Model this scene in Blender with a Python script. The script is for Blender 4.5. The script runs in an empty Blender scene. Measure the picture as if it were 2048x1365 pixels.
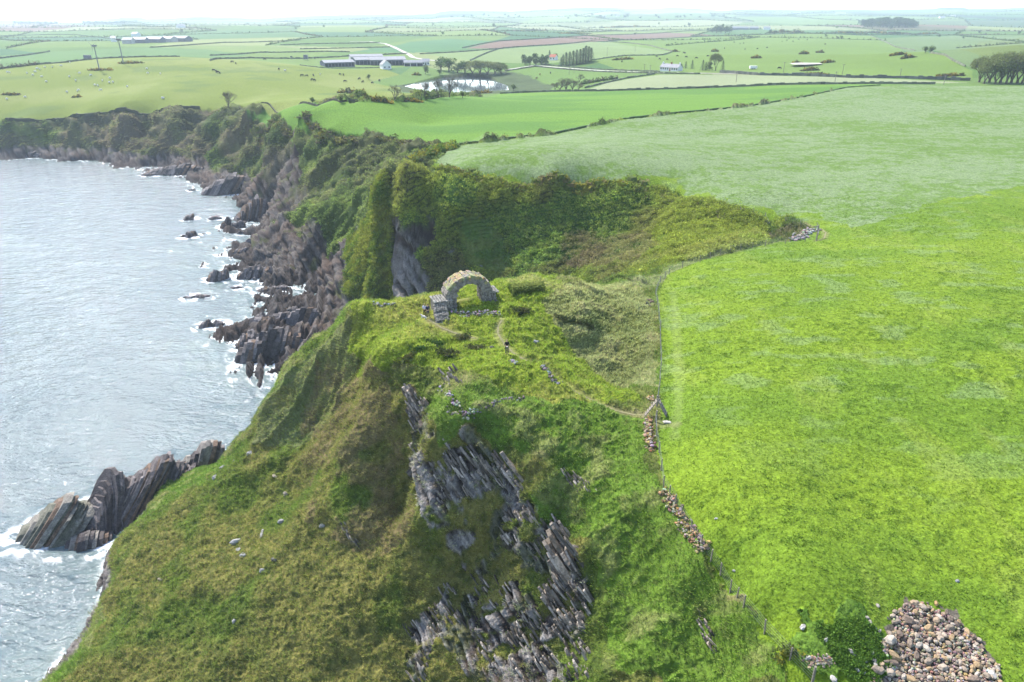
import bpy, bmesh, math, random
import numpy as np
from mathutils import Vector, Matrix
random.seed(7)
RNG = np.random.default_rng(11)
C = bpy.context.scene.collection
SC = bpy.context.scene

# ------------------------------------------------------------------ camera, sky, sun, exposure
CAMZ = 74.0
PITCH = math.radians(24.66)
F = 1420.0                                   # focal length in pixels of the 2048 wide photograph
cam_d = bpy.data.cameras.new('camera')
cam_d.sensor_width = 36.0
cam_d.lens = 36.0 * F / 2048.0
cam_d.clip_start = 0.5
cam_d.clip_end = 30000
cam = bpy.data.objects.new('camera', cam_d)
C.objects.link(cam)
cam.location = (0, 0, CAMZ)
cam.rotation_euler = (math.pi / 2 - PITCH, 0, 0)
SC.camera = cam

SUN_EL, SUN_AZ = math.radians(48), math.radians(-38)      # azimuth clockwise from +Y
world = bpy.data.worlds.new('World')
SC.world = world
world.use_nodes = True
nt = world.node_tree
nt.nodes.clear()
sky = nt.nodes.new('ShaderNodeTexSky')
sky.sky_type = 'NISHITA'
sky.sun_disc = False
sky.sun_elevation = SUN_EL
sky.sun_rotation = SUN_AZ
sky.air_density = 1.0
sky.dust_density = 1.2
sky.ozone_density = 1.0
bg = nt.nodes.new('ShaderNodeBackground')
bg.inputs['Strength'].default_value = 0.15
wo = nt.nodes.new('ShaderNodeOutputWorld')
nt.links.new(sky.outputs[0], bg.inputs['Color'])
nt.links.new(bg.outputs[0], wo.inputs['Surface'])

sun_d = bpy.data.lights.new('sun', 'SUN')
sun_d.energy = 3.4
sun_d.angle = math.radians(1.2)
sun_d.color = (1.0, 0.96, 0.9)
sun = bpy.data.objects.new('sun', sun_d)
C.objects.link(sun)
sdir = Vector((math.sin(SUN_AZ) * math.cos(SUN_EL), math.cos(SUN_AZ) * math.cos(SUN_EL), math.sin(SUN_EL)))
sun.rotation_euler = sdir.to_track_quat('Z', 'Y').to_euler()
sun.location = (0, 0, 150)

SC.view_settings.view_transform = 'Standard'
SC.view_settings.look = 'None'
SC.view_settings.exposure = 1.5
SC.view_settings.gamma = 1
SC.cycles.use_denoising = True
SC.cycles.max_bounces = 6
SC.cycles.volume_bounces = 1
SC.cycles.sample_clamp_indirect = 6
SC.cycles.use_adaptive_sampling = True

# ------------------------------------------------------------------ image <-> world helpers
cp, sp = math.cos(PITCH), math.sin(PITCH)


def ray(px, py):
    u, v = px - 1024.0, 682.5 - py
    return (u, F * cp + v * sp, -F * sp + v * cp)


def P(px, py, z):
    """plan point where the sight line through a pixel passes the height z"""
    d = ray(px, py)
    t = (z - CAMZ) / d[2]
    return (d[0] * t, d[1] * t, z)


# ------------------------------------------------------------------ noise
TAB = RNG.random((512, 512))


def vnoise(x, y, s=0):
    x = np.asarray(x, float) + s * 37.17
    y = np.asarray(y, float) + s * 91.73
    fx, fy = np.floor(x), np.floor(y)
    tx, ty = x - fx, y - fy
    tx = tx * tx * (3 - 2 * tx)
    ty = ty * ty * (3 - 2 * ty)
    ix, iy = fx.astype(np.int64) & 511, fy.astype(np.int64) & 511
    jx, jy = (ix + 1) & 511, (iy + 1) & 511
    a, b, c, d = TAB[iy, ix], TAB[iy, jx], TAB[jy, ix], TAB[jy, jx]
    return (a * (1 - tx) + b * tx) * (1 - ty) + (c * (1 - tx) + d * tx) * ty


def fbm(x, y, oct=4, s=0, gain=0.5):
    out, amp, tot = 0, 1.0, 0
    ca, sa = math.cos(0.6), math.sin(0.6)
    for k in range(oct):
        out = out + amp * vnoise(x, y, s + k * 3)
        tot += amp
        amp *= gain
        x, y = (x * ca - y * sa) * 2.03, (x * sa + y * ca) * 2.03
    return out / tot


def sstep(a, b, x):
    t = np.clip((x - a) / (b - a), 0, 1)
    return t * t * (3 - 2 * t)


#SPLIT terrain
# ------------------------------------------------------------------ terrain control points: (pixel x, pixel y, height)
CP = '''
1320 620 37.5;1330 830 37.5;1340 980 37;1500 1200 36;1560 1330 35;1700 700 39;1700 1000 37.5;2000 600 40;2000 1000 38
2048 1300 36;1800 1340 35.5;1680 470 38.3;2040 380 41;1600 350 39.5;2000 250 42;1400 280 39;1000 300 37.5;1700 175 42;2040 175 43
1450 620 38.6;1500 560 38.8;1450 760 38;1820 480 39.3
905 292 36.5;860 345 37;830 352 37;950 360 37.3;1100 369 37.4;1250 372 37.4;1320 378 36.8;1400 408 36.6;1500 430 36.9;1560 443 37;1630 455 37.6
1630 482 37.5;1560 486 37.2;1500 497 37;1400 525 37;1335 548 36.6;1290 580 36.2;1240 575 35.4
1000 400 d170;1000 440 d168;1000 480 d166;1000 520 d163;1000 548 d160;900 400 d170;900 440 d168;900 480 d167;900 520 d166;880 560 d165;850 440 d171;850 500 d169;1100 400 d168;1100 440 d166;1100 480 d163;1100 520 d158;1130 545 d154;1200 400 d167;1200 440 d164;1200 480 d160;1200 520 d152;1200 548 d146;1300 410 d164;1300 450 d158;1300 490 d148;1280 520 d140;1400 440 d147;1400 470 d139;1400 500 d128;1480 460 d141;1540 465 d139;1330 520 d126
800 358 36.5;797 400 32;797 450 26;800 500 20;800 550 13.5;800 598 6
750 450 25;750 400 31;750 550 11;700 500 13;700 560 7;690 600 3;660 560 3.5;760 590 7;720 450 20
570 425 13;650 406 20;720 387 27;760 366 33;600 480 d222;600 540 3;560 560 1;650 520 d208;690 475 d206;640 440 d214;640 590 1.5;590 590 0.5
860 292 36.2;750 282 35.4;650 270 34.2;590 262 33.2;540 240 32.2;490 225 30.5;455 217 28.5;350 221 26.5;250 229 23.5;150 236 20.5;0 241 19.3;-250 248 18.5
800 320 32;780 345 31;700 300 d251;700 335 d246;640 300 d265;640 350 d257;640 390 d250;680 378 d243;600 400 d262;600 418 d256;560 380 d280;590 330 d284;560 300 d303;520 350 8;545 400 3.5;530 440 1
510 385 2.5;490 350 5;450 360 4;440 388 0;405 345 0;480 400 0.3;300 345 0;340 325 1.5;290 352 -1;400 325 4;210 321 0;0 317 0;100 317 0;-250 322 0
100 298 4;100 265 12;0 298 4;0 265 12;200 300 5;200 262 13.5;300 295 5;300 255 16;400 290 8;400 252 19;450 300 9;450 262 20;500 300 13;500 260 24;545 275 27
470 440 0;500 470 0.3;470 505 0;540 470 2;480 545 0;540 520 2;600 612 0;540 600 -0.5;640 640 1.5;600 640 0.6;700 615 4;690 640 2.5;560 640 0;660 610 2
560 690 1.5;500 645 1;500 700 0.5;600 700 3
700 612 37;750 606 38;800 607 38.4;850 602 38.5;870 592 38.6
620 680 30;560 750 23;530 830 17.5;480 880 13.5;420 960 9.5;285 1035 7.5;245 1090 6.4;238 1160 6.4;236 1225 6.2;212 1250 5.8;110 1365 5.5;-80 1460 4;205 1090 -2;196 1140 -2.2;190 1190 -2.4;186 1240 -2.4;150 1290 -2;78 1365 -2;20 1430 -2
700 640 37;700 700 33;650 800 25;600 900 19;500 1000 13.5;400 1100 11;300 1150 8.5;300 1300 7.5;500 1200 13;500 1365 9;700 1365 13.5;700 1200 17.5;700 1050 21.5;700 900 27.5;740 760 33;755 700 37.3;600 1000 17;600 1120 17
850 620 38.5;1000 700 38.3;900 680 38;930 650 38.8;900 610 39.6;960 600 40.2;1000 575 40.4;1050 552 41;1130 572 40;1200 577 38.4;1100 650 39;1200 650 37.2;1290 620 37;1280 700 36.2;1200 720 35.4;1150 780 36.6;1280 830 36.5;1250 760 35
1000 770 37.5;870 760 37;800 740 37;880 820 36.2;950 830 37;1050 800 37.3;1150 850 36.2;1250 900 35.6;1290 960 35.8;1180 620 39.4;1110 610 39.8
820 800 35;845 872 33.4;1000 850 36;1000 900 34.2;1100 920 34.2;1200 980 33.2;1300 1050 34.3;1400 1120 35.3
860 950 30;880 1050 26;930 1130 22.3;1000 950 32;1050 1050 28.8;1130 1100 27.5;1000 1120 23.5;1000 1200 21.3;1000 1300 18;1000 1365 16.2;1150 1200 25;1200 1300 23.5;1200 1365 22;1300 1150 31.3;1300 1300 28;1400 1250 31;1450 1365 30;850 1150 20.3;850 1300 15.5;1250 1100 31.5;1160 1100 29.8
800 900 29;830 1000 24.5;780 1000 24
300 990 2.5;380 950 4
120 130 41;0 137 39;300 121 43;430 119 43;600 133 39;500 160 36;200 180 30;400 185 31;650 190 31;750 203 31;-200 140 37;50 200 26;250 205 28
600 222 34.5;850 202 34.5;850 250 36.8;1100 195 37.5;1400 185 39.5;900 180 28;830 175 28;1000 175 28;720 165 31;1100 160 31;770 130 34;640 135 35;1000 120 35;1160 125 36.5;1340 145 38;1250 165 37;1900 168 41.5;2000 165 42.5;1700 130 43;1900 100 51;2040 90 56;1500 130 40;1450 110 43;2200 140 46;2300 300 42;2300 700 40
'''
pts = []
for tok in CP.replace('\n', ';').split(';'):
    if tok.strip():
        a, b, c = tok.split()
        a, b = float(a), float(b)
        if c[0] == 'd':                       # distance over the ground instead of a height
            q = ray(a, b)
            k = float(c[1:]) / q[1]
            pts.append((q[0] * k, q[1] * k, CAMZ + q[2] * k))
        else:
            pts.append(P(a, b, float(c)))
# plan points in metres where the photograph sees nothing: behind the headland, under water, below the camera
for x, y, z in [(-3, 110, 27), (0, 133, 14), (-15, 130, 9), (12, 118, 27), (16, 132, 21), (-28, 122, 3), (-42, 138, 0.5), (-10, 106, 28), (-22, 106, 12),
                (-33, 104, 4), (-42, 104, -1),
                (-60, 105, -4), (-52, 115, -3), (-60, 95, -3), (-64, 88, -3), (-70, 80, -3.5), (-66, 70, -3), (-64, 62, -3), (-66, 50, -3), (-75, 40, -3),
                (-90, 60, -5), (-90, 100, -6), (-80, 140, -6), (-80, 180, -4), (-130, 150, -7), (-150, 250, -6), (-200, 200, -7), (-110, 280, -4), (-160, 340, -4),
                (-250, 300, -6), (-330, 380, -4), (-400, 300, -6), (-120, 220, -3), (-150, 380, -3), (-260, 400, -3), (-100, 30, -5), (-300, 150, -7),
                (-30, 20, 3), (-55, 25, -2), (0, 15, 14), (15, 22, 24), (28, 20, 35), (60, 25, 37), (100, 50, 39), (-20, 35, 8), (-60, 10, -4), (45, 5, 36)]:
    pts.append((x, y, z))


def gapz(az, r):                              # the far country, rising slowly to the skyline hills
    return 38 + 4 * (fbm(az * 6, r / 500.0, 2, 5) - .5) * 2 + (r - 700) * 0.0025


SKYL = np.array([(-600, 42), (0, 41), (150, 38.5), (232, 38), (242, 35), (280, 35), (290, 38.5), (330, 38), (390, 33.5), (480, 36), (520, 38), (560, 35), (640, 31.5), (700, 30), (800, 29), (866, 28), (880, 24), (900, 22), (960, 22), (1024, 23), (1100, 18.5),
                 (1180, 15), (1250, 17), (1300, 18.5), (1345, 15), (1390, 18), (1440, 22), (1500, 19), (1600, 21), (1690, 19.5), (1750, 21), (1865, 19), (1880, 16), (1925, 16.5), (1935, 19), (2000, 18), (2048, 16), (2700, 18)], float)


def elev_of(py, px):
    """tan of elevation of a pixel against the horizontal distance"""
    d = ray(px, py)
    return d[2] / math.hypot(d[0], d[1])


AZ = np.linspace(math.radians(-52), math.radians(52), 1300)
sky_px = 1024 + np.tan(AZ) * (F * cp + (682.5 - 30) * sp)
sky_py = np.interp(sky_px, SKYL[:, 0], SKYL[:, 1])
sky_tan = np.array([elev_of(a, b) for a, b in zip(sky_py, sky_px)])

segs = [(13, 38, .0032), (38, 112, .0018), (112, 245, .0026), (245, 700, .0045), (700, 7600, .0105)]
RR = [13.0]
for a, b, s in segs:
    while RR[-1] < b:
        RR.append(RR[-1] * (1 + s))
RR = np.array(RR)
NR, NA = len(RR), len(AZ)
for a in np.radians([-50, -38, -26, -14, -5, 5, 14, 26, 38, 50]):
    for r in (800, 1100):
        pts.append((math.sin(a) * r, math.cos(a) * r, float(gapz(a, r))))
pts = np.array(pts)
cx2 = 1.5 ** 2
D = np.sqrt(((pts[:, None, :2] - pts[None, :, :2]) ** 2).sum(-1) + cx2)
N = len(pts)
A = np.zeros((N + 3, N + 3))
A[:N, :N] = D - np.eye(N) * 0.15
A[:N, N] = 1
A[:N, N + 1:] = pts[:, :2] / 100
A[N, :N] = 1
A[N + 1:, :N] = pts[:, :2].T / 100
W = np.linalg.solve(A, np.concatenate([pts[:, 2], [0, 0, 0]]))


def rbf(x, y):
    x, y = np.asarray(x, float).ravel(), np.asarray(y, float).ravel()
    out = np.empty_like(x)
    for i in range(0, len(x), 20000):
        xx, yy = x[i:i + 20000], y[i:i + 20000]
        K = np.sqrt((xx[:, None] - pts[None, :, 0]) ** 2 + (yy[:, None] - pts[None, :, 1]) ** 2 + cx2)
        out[i:i + 20000] = K @ W[:N] + W[N] + W[N + 1] * xx / 100 + W[N + 2] * yy / 100
    return out


# coarse evaluation, then bilinear to the full polar grid
ja, jr = np.arange(0, NA, 3), np.arange(0, NR, 3)
ja, jr = np.append(ja, NA - 1), np.append(jr, NR - 1)
ra, aa = np.meshgrid(RR[jr], AZ[ja], indexing='ij')
zc = rbf(ra * np.sin(aa), ra * np.cos(aa)).reshape(ra.shape)
tmp = np.empty((len(jr), NA))
for i in range(len(jr)):
    tmp[i] = np.interp(np.arange(NA), ja, zc[i])
Z = np.empty((NR, NA))
for j in range(NA):
    Z[:, j] = np.interp(np.arange(NR), jr, tmp[:, j])
R2, A2 = np.meshgrid(RR, AZ, indexing='ij')
X, Y = R2 * np.sin(A2), R2 * np.cos(A2)
# far country
ridge = CAMZ + sky_tan * 6200
roll = (fbm(X / 420, Y / 900, 3, 20) - .5) * 22 * sstep(800, 2000, R2)
farz = gapz(A2, R2) + roll
t = sstep(2600, 6200, R2)
farz = farz * (1 - t) + ridge[None, :] * t - 25 * sstep(6300, 7500, R2)
# never let a middle hill rise over the skyline
lim = CAMZ + (sky_tan[None, :] - 0.0012 - 0.010 * np.clip((6000 - R2) / 5000, 0, 1)) * R2
farz = np.where((R2 > 1200) & (R2 < 6000), np.minimum(farz, lim), farz)
bl = sstep(700, 1050, R2)
Z = Z * (1 - bl) + farz * bl


def zgrid(Zg, x, y):
    r, a = np.hypot(x, y), np.arctan2(x, y)
    fi = np.interp(r, RR, np.arange(NR))
    fj = np.clip((a - AZ[0]) / (AZ[1] - AZ[0]), 0, NA - 1.001)
    i, j = np.clip(fi.astype(int), 0, NR - 2), fj.astype(int)
    u, v = fi - i, fj - j
    return (Zg[i, j] * (1 - v) + Zg[i, j + 1] * v) * (1 - u) + (Zg[i + 1, j] * (1 - v) + Zg[i + 1, j + 1] * v) * u


def hit(px, py, Zg=None, rmin=0):
    """first point of the land on the sight line through a pixel"""
    Zg = Z if Zg is None else Zg
    d = ray(px, py)
    h = math.hypot(d[0], d[1])
    a = math.atan2(d[0], d[1])
    fj = min(max((a - AZ[0]) / (AZ[1] - AZ[0]), 0), NA - 1.001)
    j = int(fj)
    v = fj - j
    col = Zg[:, j] * (1 - v) + Zg[:, j + 1] * v
    zr = CAMZ + RR * d[2] / h
    over = np.nonzero((col >= zr) & (RR > rmin))[0]
    i = over[0] if len(over) else NR - 1
    if i > 0:
        e0, e1 = zr[i - 1] - col[i - 1], zr[i] - col[i]
        w = e0 / (e0 - e1) if e0 > 0 and e0 != e1 else 1
        r = RR[i - 1] + (RR[i] - RR[i - 1]) * w
    else:
        r = RR[0]
    return (r * math.sin(a), r * math.cos(a))


def inpoly(poly, x, y):
    m = np.zeros(x.shape, bool)
    px, py = np.array([q[:2] for q in poly]).T
    bx = (x >= px.min()) & (x <= px.max()) & (y >= py.min()) & (y <= py.max())
    if not bx.any():
        return m
    xs, ys = x[bx], y[bx]
    ins = np.zeros(xs.shape, bool)
    n = len(poly)
    for i in range(n):
        x1, y1, x2, y2 = px[i], py[i], px[i - 1], py[i - 1]
        if y1 == y2:
            continue
        c = ((y1 > ys) != (y2 > ys)) & (xs < (x2 - x1) * (ys - y1) / (y2 - y1) + x1)
        ins ^= c
    m[bx] = ins
    return m


def pix(s, Zg=None, rmin=0):
    """'px py;px py' -> plan points on the land"""
    return [hit(*map(float, t.split()), Zg=Zg, rmin=rmin) for t in s.replace('\n', ';').split(';') if t.strip()]

#SPLIT paint


def polydist(pl, x, y, maxd):
    """distance to a polyline where it is under maxd, else maxd"""
    out = np.full(x.shape, float(maxd))
    p = np.array(pl)
    b = (x > p[:, 0].min() - maxd) & (x < p[:, 0].max() + maxd) & (y > p[:, 1].min() - maxd) & (y < p[:, 1].max() + maxd)
    if not b.any():
        return out
    xs, ys = x[b], y[b]
    dd = np.full(xs.shape, float(maxd))
    for (ax, ay), (bx, by) in zip(pl[:-1], pl[1:]):
        vx, vy = bx - ax, by - ay
        L = vx * vx + vy * vy + 1e-9
        k = np.clip(((xs - ax) * vx + (ys - ay) * vy) / L, 0, 1)
        dd = np.minimum(dd, np.hypot(xs - ax - k * vx, ys - ay - k * vy))
    out[b] = dd
    return out


def lerp(a, b, m):
    return a * (1 - m[..., None]) + b * m[..., None]


def rgb(*c):
    return np.array(c, float)


# --- pond bed
POND = pix('806 174;836 164;880 152;940 147;980 152;996 163;1015 172;1020 180;960 183;900 185;850 183')
PONDZ = 28.8
pm = inpoly(POND, X, Y)
Z = np.where(pm, np.minimum(Z, PONDZ - 0.8), np.where((R2 > 440) & (R2 < 700) & (Z < PONDZ + .4) & (np.abs(A2 + .04) < .2), PONDZ + .4, Z))

Z0 = Z.copy()                                # smooth land, used for placing things
gx = np.gradient(Z0, axis=0) / np.gradient(R2, axis=0)
gy = np.gradient(Z0, axis=1) / (np.gradient(A2, axis=1) * R2)
SLOPE = np.hypot(gx, gy)

# warped coordinates for natural edges
wx = X + (fbm(X / 2.2, Y / 2.2, 3, 31) - .5) * 2.2
wy = Y + (fbm(X / 2.2, Y / 2.2, 3, 47) - .5) * 2.2
kx = np.where(R2 < 330, wx, X)
ky = np.where(R2 < 330, wy, Y)

BR = [(75, 40), (75, 30), (3, 26), (5, 30)]
pasture = pix('1632 456;1600 478;1500 496;1400 522;1335 548;1312 590;1318 640;1322 700;1320 830;1310 900;1332 980;1400 1090;1480 1190;1540 1290;1575 1365') + [(19, 20), (40, -5), (160, 10), (400, 260), (330, 330)] + pix('1830 171;1690 176;1600 196;1500 213;1400 223;1250 239;1110 269;1000 281;905 293;890 310;862 333;868 346;950 355;1100 363;1250 366;1330 376;1400 400;1500 424;1570 438')
white_f = pix('1700 458;1850 412;2048 368;2300 330') + [(420, 300)] + pix('2048 168;1830 171;1690 176;1600 196;1500 213;1400 223;1250 239;1110 269;1000 281;905 293;890 310;862 333;868 346;950 358;1100 366;1250 369;1330 380;1400 404;1500 427;1640 452')
crop = pix('905 291;800 283;700 271;600 260;575 250;520 240;492 222;560 213;640 207;700 206;780 204;850 200;900 194;1000 188;1180 184;1400 178;1520 173;1700 169;1800 170;1690 175;1600 195;1500 212;1400 222;1250 238;1110 268;1000 280')
lefth = pix('-400 260;0 241;60 241;110 240;160 233;200 228;260 222;330 220;455 216;610 207;760 202;830 190;800 175;740 165;800 150;760 137;640 137;600 131;500 121;430 118;360 114;280 115;200 118;130 126;60 131;0 139;-300 150')

H, Wd = Z.shape
YN = Y + .55 * Z0                           # noise runs down the slopes as well as across
col = np.zeros((H, Wd, 3))
n1 = fbm(X / 9, YN / 9, 4, 1)
n2 = fbm(X / 2.3, YN / 2.3, 4, 2)
n3 = fbm(X / .6, YN / .6, 3, 3)
n4 = fbm(X / 40, YN / 40, 4, 4)
fine = vnoise(X / .33, YN / .33, 9)

# far fields: a jittered patchwork
LR = np.log(R2)
NCOL = 15
ROW0, ROWD = math.log(640), 0.235


def lat(i, j):
    """corner (i, j) of the field patchwork, in plan metres"""
    h1 = TAB[(i * 7 + 3) % 512, (j * 13 + 5) % 512]
    h2 = TAB[(i * 11 + 9) % 512, (j * 5 + 77) % 512]
    a = -0.98 + (j + (i % 2) * .35 + (h1 - .5) * .6) * 0.135
    r = math.exp(ROW0 + (i + (h2 - .5) * .62) * ROWD)
    return (r * math.sin(a), r * math.cos(a))


FIELD_COLS = [rgb(.10, .18, .035), rgb(.17, .24, .06), rgb(.23, .27, .10), rgb(.07, .15, .04), rgb(.14, .215, .045), rgb(.26, .29, .14), rgb(.085, .17, .05), rgb(.055, .135, .05)]
far = R2 > 370
fx_, fy_ = X[far], Y[far]
fc = np.tile(rgb(.13, .21, .05), (fx_.shape[0], 1))
NROW = 10
for i in range(-1, NROW):
    for j in range(NCOL):
        q = [lat(i, j), lat(i, j + 1), lat(i + 1, j + 1), lat(i + 1, j)]
        m = inpoly(q, fx_, fy_)
        k = int(TAB[(i * 31 + 7) % 512, (j * 17 + 3) % 512] * 9.2)
        fc[m] = rgb(.19, .135, .085) if k >= 9 else FIELD_COLS[k % 8]
col[far] = fc
col *= (0.85 + 0.3 * n4)[..., None]
moor = sstep(.5, .62, fbm(X / 260, Y / 420, 3, 61)) * sstep(1600, 2400, R2)
col = lerp(col, rgb(.085, .115, .045) * np.ones(3), moor * .75)
woods = sstep(.60, .64, fbm(X / 330, Y / 600, 3, 77)) * sstep(2600, 3600, R2)
col = lerp(col, rgb(.04, .07, .03) * np.ones(3), woods)

for s, c in [('925 98;1000 83;1100 77;1200 71;1330 66;1400 68;1430 71;1330 76;1215 82;1100 90;1000 97', (.20, .135, .095)),
             ('0 62;0 47;60 47;120 49;200 52;130 58;60 64', (.20, .14, .10)),
             ('835 108;1000 99;1100 92;1180 84;1215 85;1300 92;1343 103;1325 110;1250 111;1180 120;1080 128;940 122', (.20, .27, .10)),
             ('1175 180;1215 166;1260 158;1320 150;1500 151;1750 157;1940 165;1700 167;1500 172;1300 178', (.27, .31, .16)),
             ('1345 104;1215 84;1400 74;1520 70;1640 68;1740 72;1800 97;1860 107;1890 110;1920 132;1945 142;1945 160;1700 152;1450 147;1330 146;1250 143;1185 122;1250 112;1330 111', (.15, .23, .045)),
             ('1800 97;1752 78;1900 72;2100 72;2100 130;1960 138;1920 130;1885 108', (.145, .21, .075)),
             ('1900 100;1960 84;2048 74;2200 70;2200 125;2048 118;1960 112', (.15, .20, .055)),
             ('600 131;640 137;760 137;850 132;830 115;815 108;700 113;600 119;500 117;420 121;500 122', (.15, .23, .05)),
             ('830 130;880 140;1010 140;1070 133;1250 146;1315 148;1250 158;1170 178;1040 186;860 188;800 178;740 166;800 150', (.13, .215, .045)),
             ('700 105;830 106;930 98;1000 83;900 78;820 84;790 92', (.085, .19, .07)),
             ('200 118;0 138;0 112;100 104;300 95;420 100;500 110;420 118;300 114', (.11, .20, .06))]:
    m = inpoly(pix(s), X, Y)
    col[m] = np.array(c) * (0.86 + 0.28 * n4[m])[:, None]
marsh = inpoly(pix('760 176;900 148;1010 143;1060 152;1110 172;1100 182;1040 186;900 189;800 184'), X + (n2 - .5) * 6, Y + (n2 - .5) * 18)
col[marsh] = rgb(.075, .105, .04) * (0.7 + 0.6 * n1[marsh])[:, None]
col[pm] = rgb(.03, .03, .02)

# rough grass of headland and slopes as the default nearby
inland = ((R2 > 440) & (X > -150)) | ((R2 > 385) & (X > -105))
near = (R2 < 520) & ~inland
olive, green, straw, brown, dark = rgb(.105, .135, .030), rgb(.095, .175, .022), rgb(.24, .235, .10), rgb(.135, .110, .055), rgb(.035, .060, .014)
g = lerp(np.broadcast_to(olive, col.shape), green, sstep(.38, .62, n1))
g = lerp(g, straw, sstep(.54, .72, n2) * .55)
g = lerp(g, dark, sstep(.56, .70, 1 - n2) * .5)
scol = g

# tussocks on the seaward and front slopes
slope_z = pix('700 625;640 700;560 790;500 880;430 960;290 1040;225 1100;222 1240;110 1365') + [(-40, 20), (0, 15), (14, 20)] + pix('1420 1365;1380 1250;1290 1120;1200 990;1080 930;900 870;840 800;780 740;740 690')
ms = inpoly(slope_z, kx, ky)
warm = rgb(.160, .158, .044)
w_ = sstep(.33, .58, fbm(X / 6, Y / 6, 3, 12) + .25 * sstep(75, 50, R2) * (X < -3))
scol = np.where(ms[..., None], lerp(lerp(np.broadcast_to(rgb(.085, .135, .020), col.shape), warm, w_ * .85), dark, sstep(.50, .66, n3) * .55), scol)
pale_t = inpoly(pix('700 630;640 690;560 770;520 860;500 900;600 900;700 800;740 700'), kx, ky)
scol = np.where(pale_t[..., None], lerp(scol, rgb(.16, .20, .085), np.full(n1.shape, .55) * (.4 + n2)), scol)
brownish = inpoly(pix('640 720;740 730;800 840;850 1000;760 1120;640 1080;620 950;600 840'), kx, ky)
scol = np.where(brownish[..., None], lerp(scol, rgb(.15, .125, .06), sstep(.42, .62, n2) * .7), scol)
# pale matted grass on the landward side of the headland, green hollow below the path
pale_h = inpoly(pix('1130 575;1250 578;1305 600;1312 680;1310 780;1240 770;1150 700;1080 600'), kx, ky)
scol = np.where(pale_h[..., None], lerp(scol, rgb(.20, .22, .09), sstep(.25, .6, n1) * .75), scol)
lush = inpoly(pix('960 840;1060 800;1160 790;1290 840;1300 900;1320 990;1240 990;1150 930;1050 900;960 870'), kx, ky)
lush |= inpoly(pix('1160 880;1300 960;1340 1000;1420 1120;1500 1230;1580 1365;1220 1365;1200 1150;1170 1080;1060 1010'), kx, ky)
scol = np.where(lush[..., None], lerp(lerp(np.broadcast_to(rgb(.10, .185, .022), col.shape), rgb(.21, .22, .085), sstep(.52, .70, n2) * .5), dark, sstep(.55, .7, n3) * .5), scol)
hum = inpoly(pix('700 612;850 603;1000 560;1120 575;1160 640;1290 800;1100 810;960 760;760 740;710 680'), kx, ky)
scol = np.where((hum & ~pale_h)[..., None], lerp(lerp(np.broadcast_to(rgb(.17, .245, .022), col.shape), rgb(.24, .235, .06), sstep(.45, .7, n1) * .6), dark, sstep(.54, .68, n3) * .45), scol)

# gully: gorse and bramble
gul = inpoly(pix('800 352;850 345;950 357;1100 365;1250 368;1330 377;1400 402;1500 426;1570 440;1625 458;1600 478;1500 494;1400 520;1335 545;1285 575') + [(18, 106), (5, 104), (-12, 104), (-34, 108), (-50, 128), (-50, 165)], kx, ky)
gz = lerp(lerp(np.broadcast_to(rgb(.050, .080, .014), col.shape), rgb(.12, .15, .02), sstep(.45, .68, n2)), rgb(.085, .062, .045), sstep(.52, .66, fbm(X / 14, YN / 14, 3, 90)) * .7)
gz = lerp(gz, rgb(.085, .16, .03), sstep(.52, .62, fbm(X / 11, YN / 11, 3, 95)) * .8)
scol = scol * np.array([1.27, 1.14, 1.22])
scol = np.where(gul[..., None], gz * 1.25, scol)
sg_ = inpoly(pix('925 432;975 442;1012 490;1035 548;985 552;940 520;915 470'), kx, ky)
scol = np.where(sg_[..., None], lerp(np.broadcast_to(rgb(.10, .18, .03), col.shape), rgb(.17, .22, .05), sstep(.4, .6, n2)), scol)
# sea cliffs beyond the gully: scrub, bracken
cl = (Y > 150) & ~gul
bz = lerp(lerp(np.broadcast_to(rgb(.065, .095, .025), col.shape), rgb(.14, .18, .04), sstep(.48, .64, fbm(X / 7, YN / 7, 4, 50))), rgb(.15, .115, .07), sstep(.46, .58, fbm(X / 26, YN / 26, 3, 52)) * .5 * sstep(230, 330, R2) + sstep(.5, .6, fbm(X / 12, YN / 12, 3, 57)) * .3)
scol = np.where(cl[..., None], bz, scol)
bright_b = inpoly([P(*t) for t in [(790, 372, 35), (700, 480, 15), (664, 560, 4), (690, 600, 3), (760, 600, 7), (790, 560, 14), (798, 450, 26)]], kx, ky)
scol = np.where(bright_b[..., None], lerp(np.broadcast_to(rgb(.075, .13, .015), col.shape), rgb(.20, .21, .03), sstep(.4, .65, n2)), scol)
ridge_g = inpoly(pix('563 432;585 424;620 414;660 404;710 389;750 378;745 410;705 468;680 498;655 488;612 455;580 440'), kx, ky) | inpoly([P(*t) for t in [(562, 427, 12), (600, 415, 16), (660, 402, 21), (740, 378, 28), (770, 385, 28), (690, 450, 16), (600, 440, 11)]], kx, ky)
scol = np.where(ridge_g[..., None], lerp(np.broadcast_to(rgb(.08, .12, .025), col.shape), rgb(.14, .18, .04), sstep(.4, .6, n1)), scol)
col = np.where(near[..., None], scol, col)

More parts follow.
